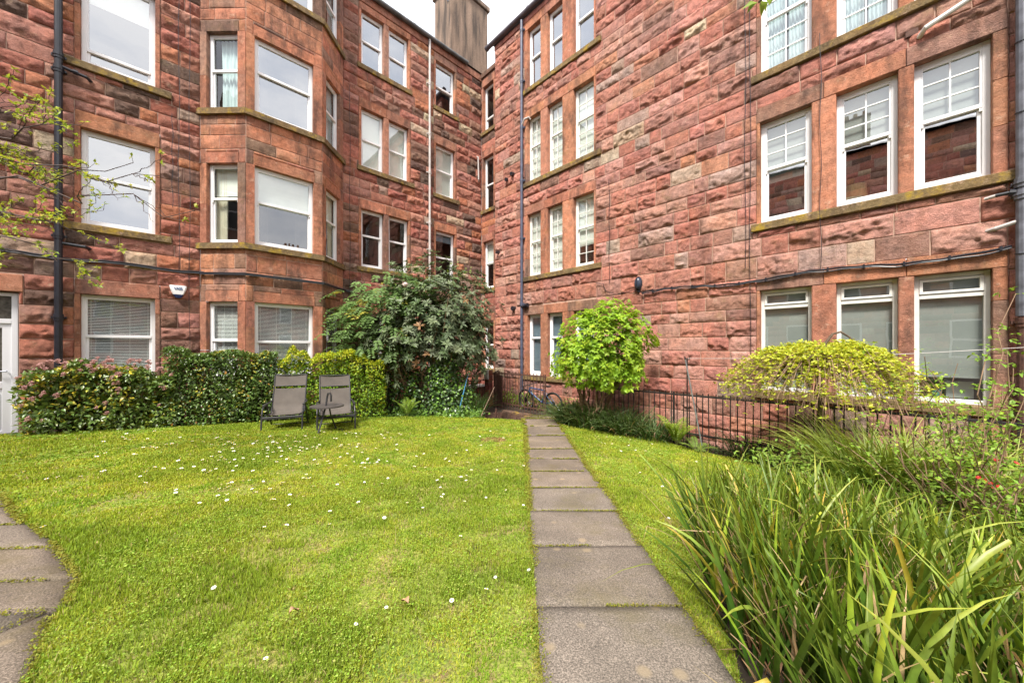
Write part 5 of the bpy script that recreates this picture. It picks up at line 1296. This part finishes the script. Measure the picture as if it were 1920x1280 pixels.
for (px, py, d) in ((1870, 640, 2.9), (1900, 690, 2.9), (1905, 550, 3.0), (1880, 720, 2.8), (1740, 690, 3.2), (1770, 750, 3.1), (1800, 770, 3.0), (1890, 780, 2.8), (1850, 800, 2.9)):
    t = Vector(((px - 960) / 655 * d - qx, d - qy, (651 - py) / 655 * d - qz)); pts = branchy(mb, (R.uniform(-.1, .2), 0, .1), t, .008, .003, .04, 8, 5)
    for p_ in pts[4:]:
        for _ in range(6):
            c_ = p_ + Vector((R.uniform(-.09, .09), R.uniform(-.08, .08), R.uniform(-.05, .05)))
            for m_ in range(3): LP.append(tuple(c_)); LC.append((.20, .35, .035))
mb.build('stems', principled('quince_stem', (.30, .19, .12), .85, nscale=8, namt=.35), qn)
LP = np.array(LP); nv = len(LP); D = rnd_dir(nv) * np.array([1, 1, .5]); leaves('foliage', LP, D, np.array([0, -.2, 1.]) + .4 * rnd_dir(nv), NR.uniform(.028, .05, nv), .022, jitcol(np.array(LC), nv, .25), 'leaf', qn, .15, .15)
mb = MB()
for k in range(6):
    w = 2 * PI * k / 6; c, s = math.cos(w), math.sin(w); mb.add([(0, 0, 0), (.022 * c - .013 * s, .022 * s + .013 * c, .012), (.038 * c, .038 * s, .008), (.022 * c + .013 * s, .022 * s - .013 * c, .012)], [(0, 1, 2, 3)])
f0 = mb.build('flower', M['redpetal'], qn)
for i, (px, py, d) in enumerate(((1845, 900, 2.75), (1835, 895, 2.75), (1858, 906, 2.72), (1866, 897, 2.74), (1850, 890, 2.78), (1872, 912, 2.72), (1880, 868, 2.85), (1868, 862, 2.85), (1905, 868, 2.8), (1862, 915, 2.70))):
    o_ = f0 if i == 0 else link(f0.copy()); o_.parent = qn; o_.location = ((px - 960) / 655 * d - qx, d - qy, (651 - py) / 655 * d - qz); o_.rotation_euler = (R.uniform(.5, 1.5), R.uniform(-.6, .6), R.uniform(-1, 1)); s_ = R.uniform(.35, .55); o_.scale = (s_, s_, s_)

# ------------------------------------------------------------------ SAPLING BRANCHES AT THE LEFT
sx_, sy_ = -6.3, 3.6; sz = gzf(sx_, sy_); st = empty('young_tree', (sx_, sy_, sz)); tag(st, 'young tree with thin branches and new yellow green leaves at the left edge', 'tree')
mb = MB(); branchy(mb, (0, 0, -.05), (.15, .05, 3.6), .06, .025, .02, 9, 8); mb.build('trunk', M['bark'], st)
mb = MB(); LP = []; LC = []
def wp(px, py, d): return Vector(((px - 960) / 655 * d - sx_, d - sy_, (651 - py) / 655 * d - sz))
def twig(a, b, r0, r1, nleaf, sub=0):
    pts = branchy(mb, a, b, r0, r1, .035, 9, 5)
    for i, p_ in enumerate(pts[2:]):
        if R.random() < nleaf:
            c_ = p_ + Vector((R.uniform(-.05, .05), R.uniform(-.05, .05), R.uniform(-.02, .06)))
            if c_ is not None: mb.tube([p_, c_], .002, .0015, 4)
            for m_ in range(R.randint(3, 6)): LP.append(tuple(c_)); LC.append((.42, .44, .06) if R.random() < .6 else (.26, .36, .05))
    if sub:
        for _ in range(sub):
            p_ = pts[R.randint(3, 8)]; q = p_ + (Vector(b) - Vector(a)).normalized() * R.uniform(.15, .4) + Vector((R.uniform(-.1, .15), R.uniform(-.15, .15), R.uniform(-.28, .28))); twig(p_, q, r1 * 1.2, .0016, min(1, nleaf * 1.3), 0)
for (ay, tg, d, n1_, sub_) in ((335, (300, 330), 3.4, .3, 7), (330, (365, 395), 3.3, .2, 5), (300, (250, 305), 3.5, .45, 5), (360, (200, 455), 3.4, .7, 8), (420, (180, 490), 3.5, .7, 7), (240, (150, 235), 3.5, .7, 6), (200, (75, 190), 3.6, .8, 5), (280, (140, 330), 3.6, .75, 8), (400, (120, 420), 3.6, .75, 8), (450, (60, 480), 3.6, .8, 6), (250, (60, 290), 3.7, .8, 6)):
    a = wp(-170, ay, 3.62); a = Vector((.08, .02, min(3.5, max(.4, a.z)))); twig(a, wp(tg[0], tg[1], d), .011, .003, n1_, sub_)
mb.build('branches', principled('sapling_bark', (.075, .05, .045), .8, nscale=12, namt=.3), st)
LP = np.array(LP); nv = len(LP); D = rnd_dir(nv) + np.array([.2, 0, .35]); leaves('foliage', LP, D, np.array([0, -.3, 1.]) + .5 * rnd_dir(nv), NR.uniform(.03, .052, nv), .023, jitcol(np.array(LC), nv, .22), 'leaf', st, .2, .2)

# tree behind the viewer whose branch tip hangs in at the top
tr = empty('overhanging_tree', (2.6, -1.6, gzf(2.6, -1.6))); tag(tr, 'tree whose leafy branch tip hangs in at the top edge of the view', 'tree')
mb = MB(); branchy(mb, (0, 0, -.05), (.1, .1, 4.6), .11, .07, .02, 8, 10); mb.build('trunk', M['bark'], tr)
mb = MB(); b0 = Vector((.1, .1, 3.6)); b1 = Vector((.86 - 2.6, 1.22 + 1.6, 2.415)); pts = branchy(mb, b0, b1, .03, .004, .02, 9, 6); mb.build('branch', M['bark'], tr)
LP = np.array([tuple(b1 + Vector(v)) for v in ((0, 0, 0), (-.004, 0, .004), (.01, 0, .01), (.02, .01, .015), (.03, 0, .02), (.05, 0, .03))]); D = np.array([(-.9, 0, -.12), (-.7, .2, -.55), (.15, 0, -1), (.6, .1, -.7), (.2, -.3, -.9), (-.2, .2, -.8)])
leaves('foliage', LP, D, np.array([(-.1, -.9, .5)] * 6) + .2 * rnd_dir(6), np.array([.055, .04, .05, .035, .03, .03]), .024, jitcol(np.array([.26, .38, .03]), 6, .2), 'leaf', tr)

# ground cover: planting under the cycle and in the bed
def cover(P, n_, h, L, c, label, seed, kind='leaf'):
    q = sample_poly(P, n_); hh = h * (.4 + vnoise(q[:, 0] * 4, q[:, 1] * 4, 0, seed)); P3 = np.column_stack([q, gz(q[:, 0], q[:, 1]) + NR.random(n_) ** .7 * hh])
    o_ = leaves('ground_cover', P3, rnd_dir(n_) + np.array([0, 0, .2]), np.array([0, -.2, 1.]) + .5 * rnd_dir(n_), NR.uniform(.6, 1.3, n_) * L, L * .55, jitcol(np.array(c), n_, .35, .1), kind, None); tag(o_, label, 'ground cover', None, 'stuff')
cover([(-.35, 11.3), (.35, 10.35), (1.1, 9.7), (2.2, 8.7), (2.5, 8.7), (1.5, 9.85), (.3, 11.1), (-.4, 11.75)], 1700, .42, .07, (.21, .30, .035), 'yellow green plants growing behind the corner railing', 5)
cover([(1.05, 8.6), (1.2, 7.8), (2.2, 7.4), (3.0, 6.9), (3.5, 6.3), (4.3, 5.7), (4.9, 4.9), (5.4, 4.6), (4.4, 6.4), (3.1, 7.6), (2.0, 8.5)], 2600, .10, .05, (.07, .11, .03), 'low dark leaves covering the bed in front of the railing', 6)
cover([(2.6, 4.2), (3.6, 4.6), (4.6, 4.3), (5.4, 3.2), (4.6, 2.3), (3.7, 2.6), (3.5, 3.5)], 4200, .55, .055, (.20, .31, .045), 'mixed low leafy growth under the thorny shrub', 7)
cover([(-1.8, 8.95), (-.7, 8.72), (-.75, 8.95), (-1.7, 9.2), (-4.4, 8.25), (-6.7, 7.0), (-6.75, 6.85), (-4.4, 8.1)], 1500, .10, .045, (.10, .18, .03), 'leafy weeds along the edge of the lawn under the hedges', 8)
cover([(.22, 8.6), (1.1, 8.8), (1.6, 8.4), (1.1, 9.3), (.45, 9.3)], 1500, .035, .03, (.15, .15, .035), 'moss and seedlings round the head of the basement steps', 9)
cover([(4.6, 5.9), (6.6, 3.9), (5.6, 3.9), (3.8, 6.2)], 900, .16, .06, (.06, .10, .03), 'low ferny growth along the foot of the long railing', 10)

# ------------------------------------------------------------------ RAILINGS
def world_R(u, out): return (math.cos(A) * u + math.sin(A) * (DR - out), -math.sin(A) * u + math.cos(A) * (DR - out))
def railing(name, label, p0, rz, Ln, ztop, zbot, sp, posts, mat, off0=0.0, slope=0):
    o = empty(name, (p0[0], p0[1], zbot), rz); tag(o, label, 'railing'); h = ztop - zbot
    mb = MB(); mb.box(0, Ln, -.006, .006, h - .045, h - .01, .002); mb.v = [(x, y, z + slope * x) for x, y, z in mb.v]; mb.build('rail', M[mat], o)
    mb = MB(); mb.box(0, Ln, -.006, .006, .14, .175, .002); mb.v = [(x, y, z + slope * x) for x, y, z in mb.v]; mb.build('rail', M[mat], o)
    nb = int(Ln / sp); mb = MB(); mb.tube([(0, 0, -.12), (0, 0, h + .035)], .0105, .0105, 6); b0 = mb.build('bar', M[mat], o)
    for i in range(nb):
        x = sp * (i + .5); b = b0 if i == 0 else link(b0.copy()); b.parent = o; b.location = (x, R.uniform(-.003, .003), slope * x); b.rotation_euler = (R.uniform(-.012, .012), R.uniform(-.012, .012), 0)
    for x in posts:
        mb = MB(); mb.box(x - .017, x + .017, -.03, .0, -.2, h + .03, .004); mb.build('post', M[mat], o, loc=(0, 0, slope * x))
    return o
zb = -1.86
railing('railing', 'long low black iron railing in front of the ground floor windows on the right', world_R(-5.0, .64), -A, 6.7, -.93, zb, .116, (.03, 2.2, 4.4, 6.6), 'iron', slope=.006)
railing('railing', 'tall rusty iron railing guarding the basement steps beside the bicycle', world_R(-7.98, .78), -A, 1.93, -.755, -1.84, .118, (.03, 1.9), 'rust')
railing('railing', 'short black railing in the far corner before the low capped wall', (-1.75, 10.35), PI / 2 - A, 1.25, -1.02, -1.9, .12, (.03, 1.22), 'iron')
# low wall with a white cap
mb = MB(); mb.cur = (.19, .07, .05); lw_ = empty('low_wall', (-1.9, 11.0, -1.95), PI / 2 - A); tag(lw_, 'low red brick wall with a white cap behind the short corner railing', 'wall')
mb.box(0, 1.35, 0, .25, 0, .62, .01); mb.build('brickwork', M['dressed'], lw_, usecol=True)
mb = MB(); mb.box(-.03, 1.38, -.04, .29, .621, .69, .008); mb.build('cap', M['oldwhite'], lw_)
# brick pier with vent, gate and post
pr = empty('brick_pier', (-.72, 10.95, -2.0), -A); tag(pr, 'slim brick pier with a pale louvred vent in the corner', 'pier')
mb = MB()
for i in range(17):
    mb.cur = tuple(v * R.uniform(.75, 1.2) for v in (.22, .085, .06)); mb.box(-.085 + R.uniform(-.003, .003), .085, -.085, .085, i * .075 + .005, i * .075 + .071, .004)
mb.cur = (.2, .16, .13); mb.box(-.078, .078, -.078, .078, 0, 1.29); mb.build('brickwork', M['dressed'], pr, usecol=True)
mb = MB(); mb.box(-.095, .095, -.125, -.088, 1.0, 1.31, .006); 
for i in range(7): mb.box(-.075, .075, -.14, -.12, 1.03 + i * .038, 1.052 + i * .038)
mb.build('vent', M['whitepipe'], pr)
gp = empty('gate_post', (-.50, 10.75, -2.0), -A); tag(gp, 'dark rusty iron gate post with a stub on top by the basement steps', 'post')
mb = MB(); mb.box(-.055, .055, -.055, .055, 0, 1.22, .006); mb.build('post', M['rust'], gp); mb = MB(); mb.box(.057, .30, -.02, .02, .05, 1.15, .004); mb.build('gate_leaf', M['rust'], gp)
mb = MB(); mb.tube([(-.1, 0, 1.2), (.16, -.02, 1.30)], .022, .015, 6); mb.build('top_stub', M['rust'], gp)
gs_ = empty('gate_post', (-.42, 9.25, -2.6), -A); tag(gs_, 'short iron post standing in the mouth of the basement steps', 'post')
mb = MB(); mb.box(-.02, .02, -.02, .02, 0, .98, .004); mb.build('post', M['rust'], gs_); mb = MB(); mb.tube([(0, 0, .70), (-.6, -.1, .76)], .012, .012, 6); mb.build('rail', M['rust'], gs_)
# leaning handles
def pole(name, label, a, b, r, mat, cat, head=None):
    a = Vector(a); b = Vector(b); o_ = empty(name, a); tag(o_, label, cat); mb = MB(); mb.tube([(0, 0, 0), (b - a) * .33, (b - a) * .66, b - a], r, r * .9, 8); mb.build('shaft', M[mat], o_)
    if head: head(o_, b - a)
    return o_
pole('blue_pole', 'slim bright blue pole leaning beside the grassy clump in the corner', (-1.40, 8.98, gzf(-1.4, 8.98)), (-1.15, 9.2, -.68), .014, 'blueplastic', 'pole')
pole('stick', 'thin brown stick leaning at the edge of the basement steps', (-.80, 8.78, gzf(-.8, 8.78)), (-.48, 9.5, -1.08), .011, 'wood', 'stick', lambda o_, v: MB().tube([v * .2, v * .2 + Vector((.14, .05, -.02))], .006, .004, 5).build('side_twig', M['wood'], o_))
# clothes pole, prop and line
cp = empty('clothes_pole', (3.30, 6.58, gzf(3.3, 6.58))); tag(cp, 'thin black iron clothes pole standing behind the railing bed', 'pole')
hz_ = -.20 - cp.location[2]
mb = MB(); mb.tube([(0, 0, -.1), (0, 0, hz_)], .014, .012, 8); mb.build('shaft', M['iron'], cp); mb = MB(); mb.tube([(-.04, 0, hz_ - .03), (.04, 0, hz_ - .03)], .008, n=6); mb.tube([(.04, 0, hz_ - .03), (.05, 0, hz_ + .02)], .007, n=6); mb.build('hook', M['iron'], cp)
pole('clothes_prop', 'aluminium clothes prop leaning against the black clothes pole', (3.50, 6.40, gzf(3.5, 6.4)), (3.21, 6.47, -.22), .013, 'alu', 'clothes prop', lambda o_, v: MB().tube([v, v + Vector((-.01, 0, .05))], .018, .01, 7).build('tip', M['black'], o_))
a = Vector((3.25, 6.47, -.205)); e = world_R(1.33, .2); b = Vector((e[0], e[1], .0)); mb = MB()
mb.tube([a.lerp(b, i / 16) + Vector((0, 0, -.05 * math.sin(PI * i / 16))) for i in range(17)], .0035, n=5); tag(mb.build('clothes_line', M['whitepipe']), 'white clothes line strung from the clothes pole to the grey downpipe', 'clothes line')

# ------------------------------------------------------------------ WALL FITTINGS
def world_L(u, out): return (math.sin(A) * u - math.cos(A) * (DL - out), math.cos(A) * u + math.sin(A) * (DL - out))
p_ = world_L(.06, .0); ab = empty('alarm_box', (p_[0], p_[1], 1.2), PI / 2 - A); tag(ab, 'white alarm box with a dark blue base and lettering on the left wall', 'alarm box')
def prof(z):  # half width by height
    return np.interp(z, [-.135, -.125, -.10, -.05, .0, .06, .115, .135], [.035, .05, .066, .09, .108, .128, .138, .134])
for nm, z0, z1, mt_ in (('base', -.135, -.062, principled('navy_plastic', (.015, .025, .09), .3)), ('cover', -.06, .135, M['upvc'])):
    mb = MB(); zs_ = np.linspace(z0, z1, 8); V = []; 
    for z in zs_:
        w = float(prof(z)); f_ = -.088 + .012 * ((z) / .13) ** 2
        V += [(-w, -.01, z), (-w, -.055, z), (-w * .82, f_, z), (w * .82, f_, z), (w, -.055, z), (w, -.01, z)]
    F_ = [(i * 6 + j, i * 6 + j + 1, i * 6 + j + 7, i * 6 + j + 6) for i in range(7) for j in range(5)] + [(0, 1, 2, 3, 4, 5)[::-1], tuple(42 + j for j in range(6))]
    mb.add(V, F_); mb.build(nm, mt_, ab)
def text_part(txt, size, loc, mat, parent, sx=1, shear=0):
    cu = bpy.data.curves.new('lettering', 'FONT'); cu.body = txt; cu.size = size; cu.extrude = .001; cu.align_x = 'CENTER'; cu.align_y = 'CENTER'; cu.shear = shear; cu.space_character = .82; cu.offset = .0022
    t_ = bpy.data.objects.new('lettering', cu); link(t_); dg = bpy.context.evaluated_depsgraph_get(); me = bpy.data.meshes.new_from_object(t_.evaluated_get(dg)); bpy.data.objects.remove(t_)
    o_ = bpy.data.objects.new('lettering', me); link(o_); me.materials.clear(); me.materials.append(mat); o_.parent = parent; o_.location = loc; o_.rotation_euler = (PI / 2, 0, 0); o_.scale = (sx, 1, 1); return o_
text_part('VASS', .085, (0.0, -.0935, .062), principled('blue_lettering', (.02, .07, .19), .5), ab, .85)
p_ = world_R(-3.85, 0); wl = empty('wall_lamp', (p_[0], p_[1], 1.5), -A); tag(wl, 'dark oval bulkhead lamp on the right wall at the end of the cable', 'lamp')
mb = MB(); n_ = 14; V = []; F_ = []
for (yy, s_) in ((0, 1), (-.05, 1), (-.10, .86), (-.125, .55)):
    for k in range(n_): w = 2 * PI * k / n_; V.append((.085 * s_ * math.cos(w), yy, .15 * s_ * math.sin(w)))
for i in range(3):
    for k in range(n_): F_.append((i * n_ + k, i * n_ + (k + 1) % n_, (i + 1) * n_ + (k + 1) % n_, (i + 1) * n_ + k))
F_.append(tuple(3 * n_ + k for k in range(n_))); mb.add(V, F_); mb.build('lens', principled('smoked_lens', (.035, .045, .07), .2), wl, smooth=True)
mb = MB(); mb.tube([(.088 * math.cos(i * PI / 10), -.04, .155 * math.sin(i * PI / 10)) for i in range(21)], .012, n=6); mb.tube([(0, -.128, .12), (0, -.135, 0), (0, -.128, -.12)], .008, n=5); mb.box(-.03, .03, -.06, 0, -.2, -.155, .006); mb.build('guard', M['black'], wl)

# ------------------------------------------------------------------ GARDEN CHAIRS AND TABLE
fab = principled('taupe_sling', (.095, .080, .068), .85, nscale=5, namt=.16, bump=.35, bscale=220)
frm = principled('charcoal_tube', (.028, .027, .030), .45, nscale=9, namt=.25)
def chair(x, y, rz, label):
    o_ = empty('lounge_chair', (x, y, gzf(x, y)), rz); tag(o_, label, 'chair', 'reclining garden chairs on the lawn')
    w = .272
    def sling(t0, t1, nm, nseg=10):
        prof_ = [(-.30, .33), (-.05, .285), (.16, .30), (.26, .42), (.36, .64), (.47, .88), (.53, 1.02)]; V = []
        cum = [0]
        for a_, b_ in zip(prof_[:-1], prof_[1:]): cum.append(cum[-1] + math.hypot(b_[0] - a_[0], b_[1] - a_[1]))
        for i in range(nseg + 1):
            s_ = (t0 + (t1 - t0) * i / nseg) * cum[-1]; yy = float(np.interp(s_, cum, [p[0] for p in prof_])); zz_ = float(np.interp(s_, cum, [p[1] for p in prof_]))
            for j in range(7):
                f_ = j / 6 * 2 - 1; V.append((f_ * w, yy + .018 * (1 - f_ * f_), zz_ - .012 * (1 - f_ * f_)))
        F_ = [(i * 7 + j, i * 7 + j + 1, i * 7 + j + 8, i * 7 + j + 7) for i in range(nseg) for j in range(6)]
        k = len(V); V2 = [(a_, b_ + .006, c_ - .004) for a_, b_, c_ in V]; F_ += [tuple(k + v for v in f)[::-1] for f in F_]
        mb = MB(); mb.add(V + V2, F_); return mb.build(nm, fab, o_, smooth=True), cum, prof_
    _, cum, pf = sling(.03, .775, 'seat_sling', 18); sling(.815, .995, 'headrest')
    for s_ in (-1, 1):
        mb = MB(); mb.tube([(s_ * (w + .012), p[0] + .004, p[1]) for p in pf], .014, n=7); mb.build('side_rail', frm, o_)
        mb = MB(); X = s_ * (w + .055); mb.tube([(X, -.40, 0), (X, -.36, .22), (X, -.33, .36), (X, -.27, .45), (X, -.18, .485), (X, .02, .49), (X, .24, .50), (s_ * (w + .02), .30, .52)], .0155, n=8); mb.build('front_leg', frm, o_)
        mb = MB(); mb.tube([(X, .02, .49), (X, .16, .30), (X, .42, .0)], .0145, n=8); mb.build('rear_leg', frm, o_)
        mb = MB(); mb.box(X - .022, X + .022, -.22, .14, .487, .512, .006); mb.build('armrest', frm, o_)
    mb = MB(); mb.box(-w - .05, w + .05, -.365, -.335, .255, .305, .006); mb.build('front_bar', frm, o_)
    mb = MB(); mb.tube([(-w, .22, .30), (w, .22, .30)], .010, n=6); mb.tube([(-w, pf[-1][0] + .005, pf[-1][1]), (w, pf[-1][0] + .005, pf[-1][1])], .012, n=6); mb.tube([(-w - .05, .41, .02), (w + .05, .41, .02)], .011, n=6)
    mb.tube([(-w, .435, .80), (w, .435, .80)], .009, n=6); mb.build('cross_bar', frm, o_); return o_
chair(-4.46, 6.90, .40, 'grey sling reclining chair on its own, left of the small table')
chair(-3.56, 7.06, .50, 'grey sling reclining chair half hidden behind the small round table')
tx, ty = -3.43, 6.48; tb = empty('side_table', (tx, ty, gzf(tx, ty))); tag(tb, 'small round dark side table on a ring base with a loop handle', 'table')
mb = MB(); n_ = 28; V = [(.285 * math.cos(2 * PI * k / n_), .285 * math.sin(2 * PI * k / n_), z) for z in (.485, .505) for k in range(n_)]; mb.add(V, [tuple(range(n_))[::-1], tuple(range(n_, 2 * n_))] + [(k, (k + 1) % n_, n_ + (k + 1) % n_, n_ + k) for k in range(n_)]); mb.build('table_top', principled('dark_table_top', (.06, .052, .05), .55, nscale=6, namt=.2), tb)
mb = MB(); mb.torus((0, 0, .016), .26, .013, 'z', 30); mb.build('ring_base', frm, tb)
mb = MB(); mb.tube([(-.035, -.255, .01), (-.03, -.1, .3), (-.01, -.02, .50), (0, 0, .66), (.02, .0, .73), (.055, .0, .735), (.075, 0, .69), (.072, 0, .58)], .017, n=8); mb.build('post', frm, tb)
mb = MB(); mb.tube([(.05, .25, .01), (.04, .06, .3), (.03, .02, .48)], .014, n=7); mb.build('post', frm, tb)

# ------------------------------------------------------------------ BICYCLE (front to the left)
bx_, by_ = .80, 9.95; bk = empty('bicycle', (bx_, by_, gzf(bx_, by_) + .01), PI - A); tag(bk, 'blue mountain bicycle leaning behind the rusty railing', 'bicycle')
blue = principled('blue_frame_paint', (.02, .075, .20), .3, nscale=4, namt=.1); rub = principled('tyre_rubber', (.014, .014, .015), .7)
wr = .292; fw = (.52, 0, wr); rw = (-.52, 0, wr); bb = (-.10, 0, .27); sc_ = (-.24, 0, .62); ht = (.33, 0, .66); hb = (.365, 0, .55)
for c_ in (fw, rw):
    mb = MB(); mb.torus(c_, wr, .024, 'y', 36, 8); wl_ = mb.build('wheel', rub, bk, smooth=True)
    mb = MB(); mb.torus(c_, wr - .03, .010, 'y', 36, 6); mb.build('rim', M['black'], wl_)
    mb = MB()
    for k in range(18):
        w_ = 2 * PI * k / 18; mb.tube([(c_[0] + .02 * math.cos(w_ + .8), .02 * (-1) ** k, c_[2] + .02 * math.sin(w_ + .8)), (c_[0] + (wr - .035) * math.cos(w_), 0, c_[2] + (wr - .035) * math.sin(w_))], .0013, n=3, cap=False)
    mb.build('spokes', M['alu'], wl_)
    mb = MB(); mb.tube([(c_[0], -.05, c_[2]), (c_[0], .05, c_[2])], .022, n=10); mb.tube([(c_[0], .03, c_[2]), (c_[0], .034, c_[2])], .075, n=18); mb.build('hub', M['black'], wl_)
mb = MB(); mb.tube([hb, bb], .026, .024, 9); mb.tube([ht, sc_], .020, .018, 9); mb.tube([bb, sc_], .018, n=9); mb.tube([ht, hb], .026, n=9); mb.tube([(ht[0] - .05, 0, .60), (hb[0] - .12, 0, .47)], .008, n=6)
for s_ in (-1, 1): mb.tube([bb, (-.2, s_ * .04, .28), (rw[0], s_ * .055, rw[2])], .011, n=7); mb.tube([(sc_[0] + .02, s_ * .02, .56), (-.34, s_ * .05, .48), (rw[0], s_ * .055, rw[2])], .010, n=7)
mb.build('frame', blue, bk)
mb = MB()
for s_ in (-1, 1): mb.tube([(.375, s_ * .05, .535), (.45, s_ * .055, .40), fw[:1] + (s_ * .055,) + fw[2:]], .017, .013, 8)
mb.tube([(.375, -.06, .54), (.375, .06, .54)], .02, n=8); mb.build('fork', M['black'], bk)
mb = MB(); mb.tube([ht, (.315, 0, .72), (.38, 0, .735)], .015, n=7); mb.tube([(.33, -.32, .755), (.37, -.12, .745), (.38, 0, .735), (.37, .12, .745), (.33, .32, .755)], .012, n=8); mb.tube([(.33, -.32, .755), (.345, -.22, .75)], .018, n=8); mb.tube([(.33, .32, .755), (.345, .22, .75)], .018, n=8); mb.build('handlebar', M['black'], bk)
mb = MB(); mb.tube([sc_, (-.28, 0, .74)], .012, n=7); sp_ = mb.build('seat_post', M['black'], bk)
mb = MB(); mb.add([(-.42, -.07, .765), (-.42, .07, .765), (-.28, .05, .772), (-.12, .015, .765), (-.12, -.015, .765), (-.28, -.05, .772), (-.42, -.06, .735), (-.42, .06, .735), (-.28, .04, .742), (-.12, .01, .745), (-.12, -.01, .745), (-.28, -.04, .742)], [(0, 1, 2, 5), (5, 2, 3, 4), (6, 11, 8, 7), (11, 10, 9, 8), (0, 6, 7, 1), (1, 7, 8, 2), (2, 8, 9, 3), (3, 9, 10, 4), (4, 10, 11, 5), (5, 11, 6, 0)]); mb.build('saddle', M['black'], bk)
mb = MB(); mb.torus((bb[0], .05, bb[2]), .085, .006, 'y', 24, 5); mb.tube([(bb[0], .06, bb[2]), (bb[0] + .12, .065, bb[2] - .10)], .012, n=6); mb.tube([(bb[0], -.06, bb[2]), (bb[0] - .12, -.065, bb[2] + .10)], .012, n=6); mb.tube([(bb[0], .05, bb[2] + .085), (rw[0], .05, rw[2] + .04)], .004, n=4); mb.tube([(bb[0], .05, bb[2] - .085), (rw[0], .05, rw[2] - .04)], .004, n=4); mb.build('crankset', M['black'], bk)
for s_, dx, dz_ in ((1, .12, -.10), (-1, -.12, .10)): mb = MB(); mb.box(bb[0] + dx - .045, bb[0] + dx + .045, s_ * .07, s_ * .15, bb[2] + dz_ - .012, bb[2] + dz_ + .012, .004); mb.build('pedal', M['black'], bk)
bk.rotation_euler = (-.10, 0, PI - A)

# ------------------------------------------------------------------ SKY AND SUN
wd = bpy.data.worlds.new('World'); sc.world = wd; wd.use_nodes = True; nt = wd.node_tree; nt.nodes.clear(); n = N(nt)
outw = nt.nodes.new('ShaderNodeOutputWorld'); bg = n('Background'); bg.inputs['Strength'].default_value = .1
sky = n('TexSky'); sky.sky_type = 'NISHITA'; sky.sun_disc = False; EL = math.radians(56); AZ = math.radians(200); sky.sun_elevation = EL; sky.sun_rotation = AZ; sky.dust_density = 3; sky.ozone_density = 1
tc = n('TexCoord').outputs['Generated']; mp = n('Mapping'); mp.inputs['Scale'].default_value = (1.6, 1.6, 3.4); n.l(tc, mp.inputs['Vector'])
cf = n.ramp(n.noise(mp.outputs[0], 1.7, 7, .58), [(.32, g3(.80)), (.62, g3(1.0))])
cc = n.ramp(n.noise(mp.outputs[0], 2.3, 6, .6), [(.36, (5.7, 6.0, 6.6)), (.62, (8.6, 8.5, 8.4))])
n.l(n.mix(cf, sky.outputs[0], cc), bg.inputs['Color']); n.l(bg.outputs[0], outw.inputs[0])
sl = bpy.data.lights.new('sun', 'SUN'); sl.energy = 2.8; sl.angle = math.radians(12); sl.color = (1, .95, .87)
so = link(bpy.data.objects.new('sun', sl)); 
sd = Vector((math.sin(AZ) * math.cos(EL), math.cos(AZ) * math.cos(EL), math.sin(EL)))   # towards the sun
so.rotation_euler = (-sd).to_track_quat('-Z', 'Y').to_euler(); so.location = sd * 40
sc.view_settings.view_transform = 'Standard'; sc.view_settings.look = 'None'; sc.view_settings.exposure = 1.45; sc.view_settings.gamma = 1
sc.cycles.max_bounces = 7; sc.cycles.transparent_max_bounces = 12; sc.cycles.diffuse_bounces = 4; sc.cycles.glossy_bounces = 4
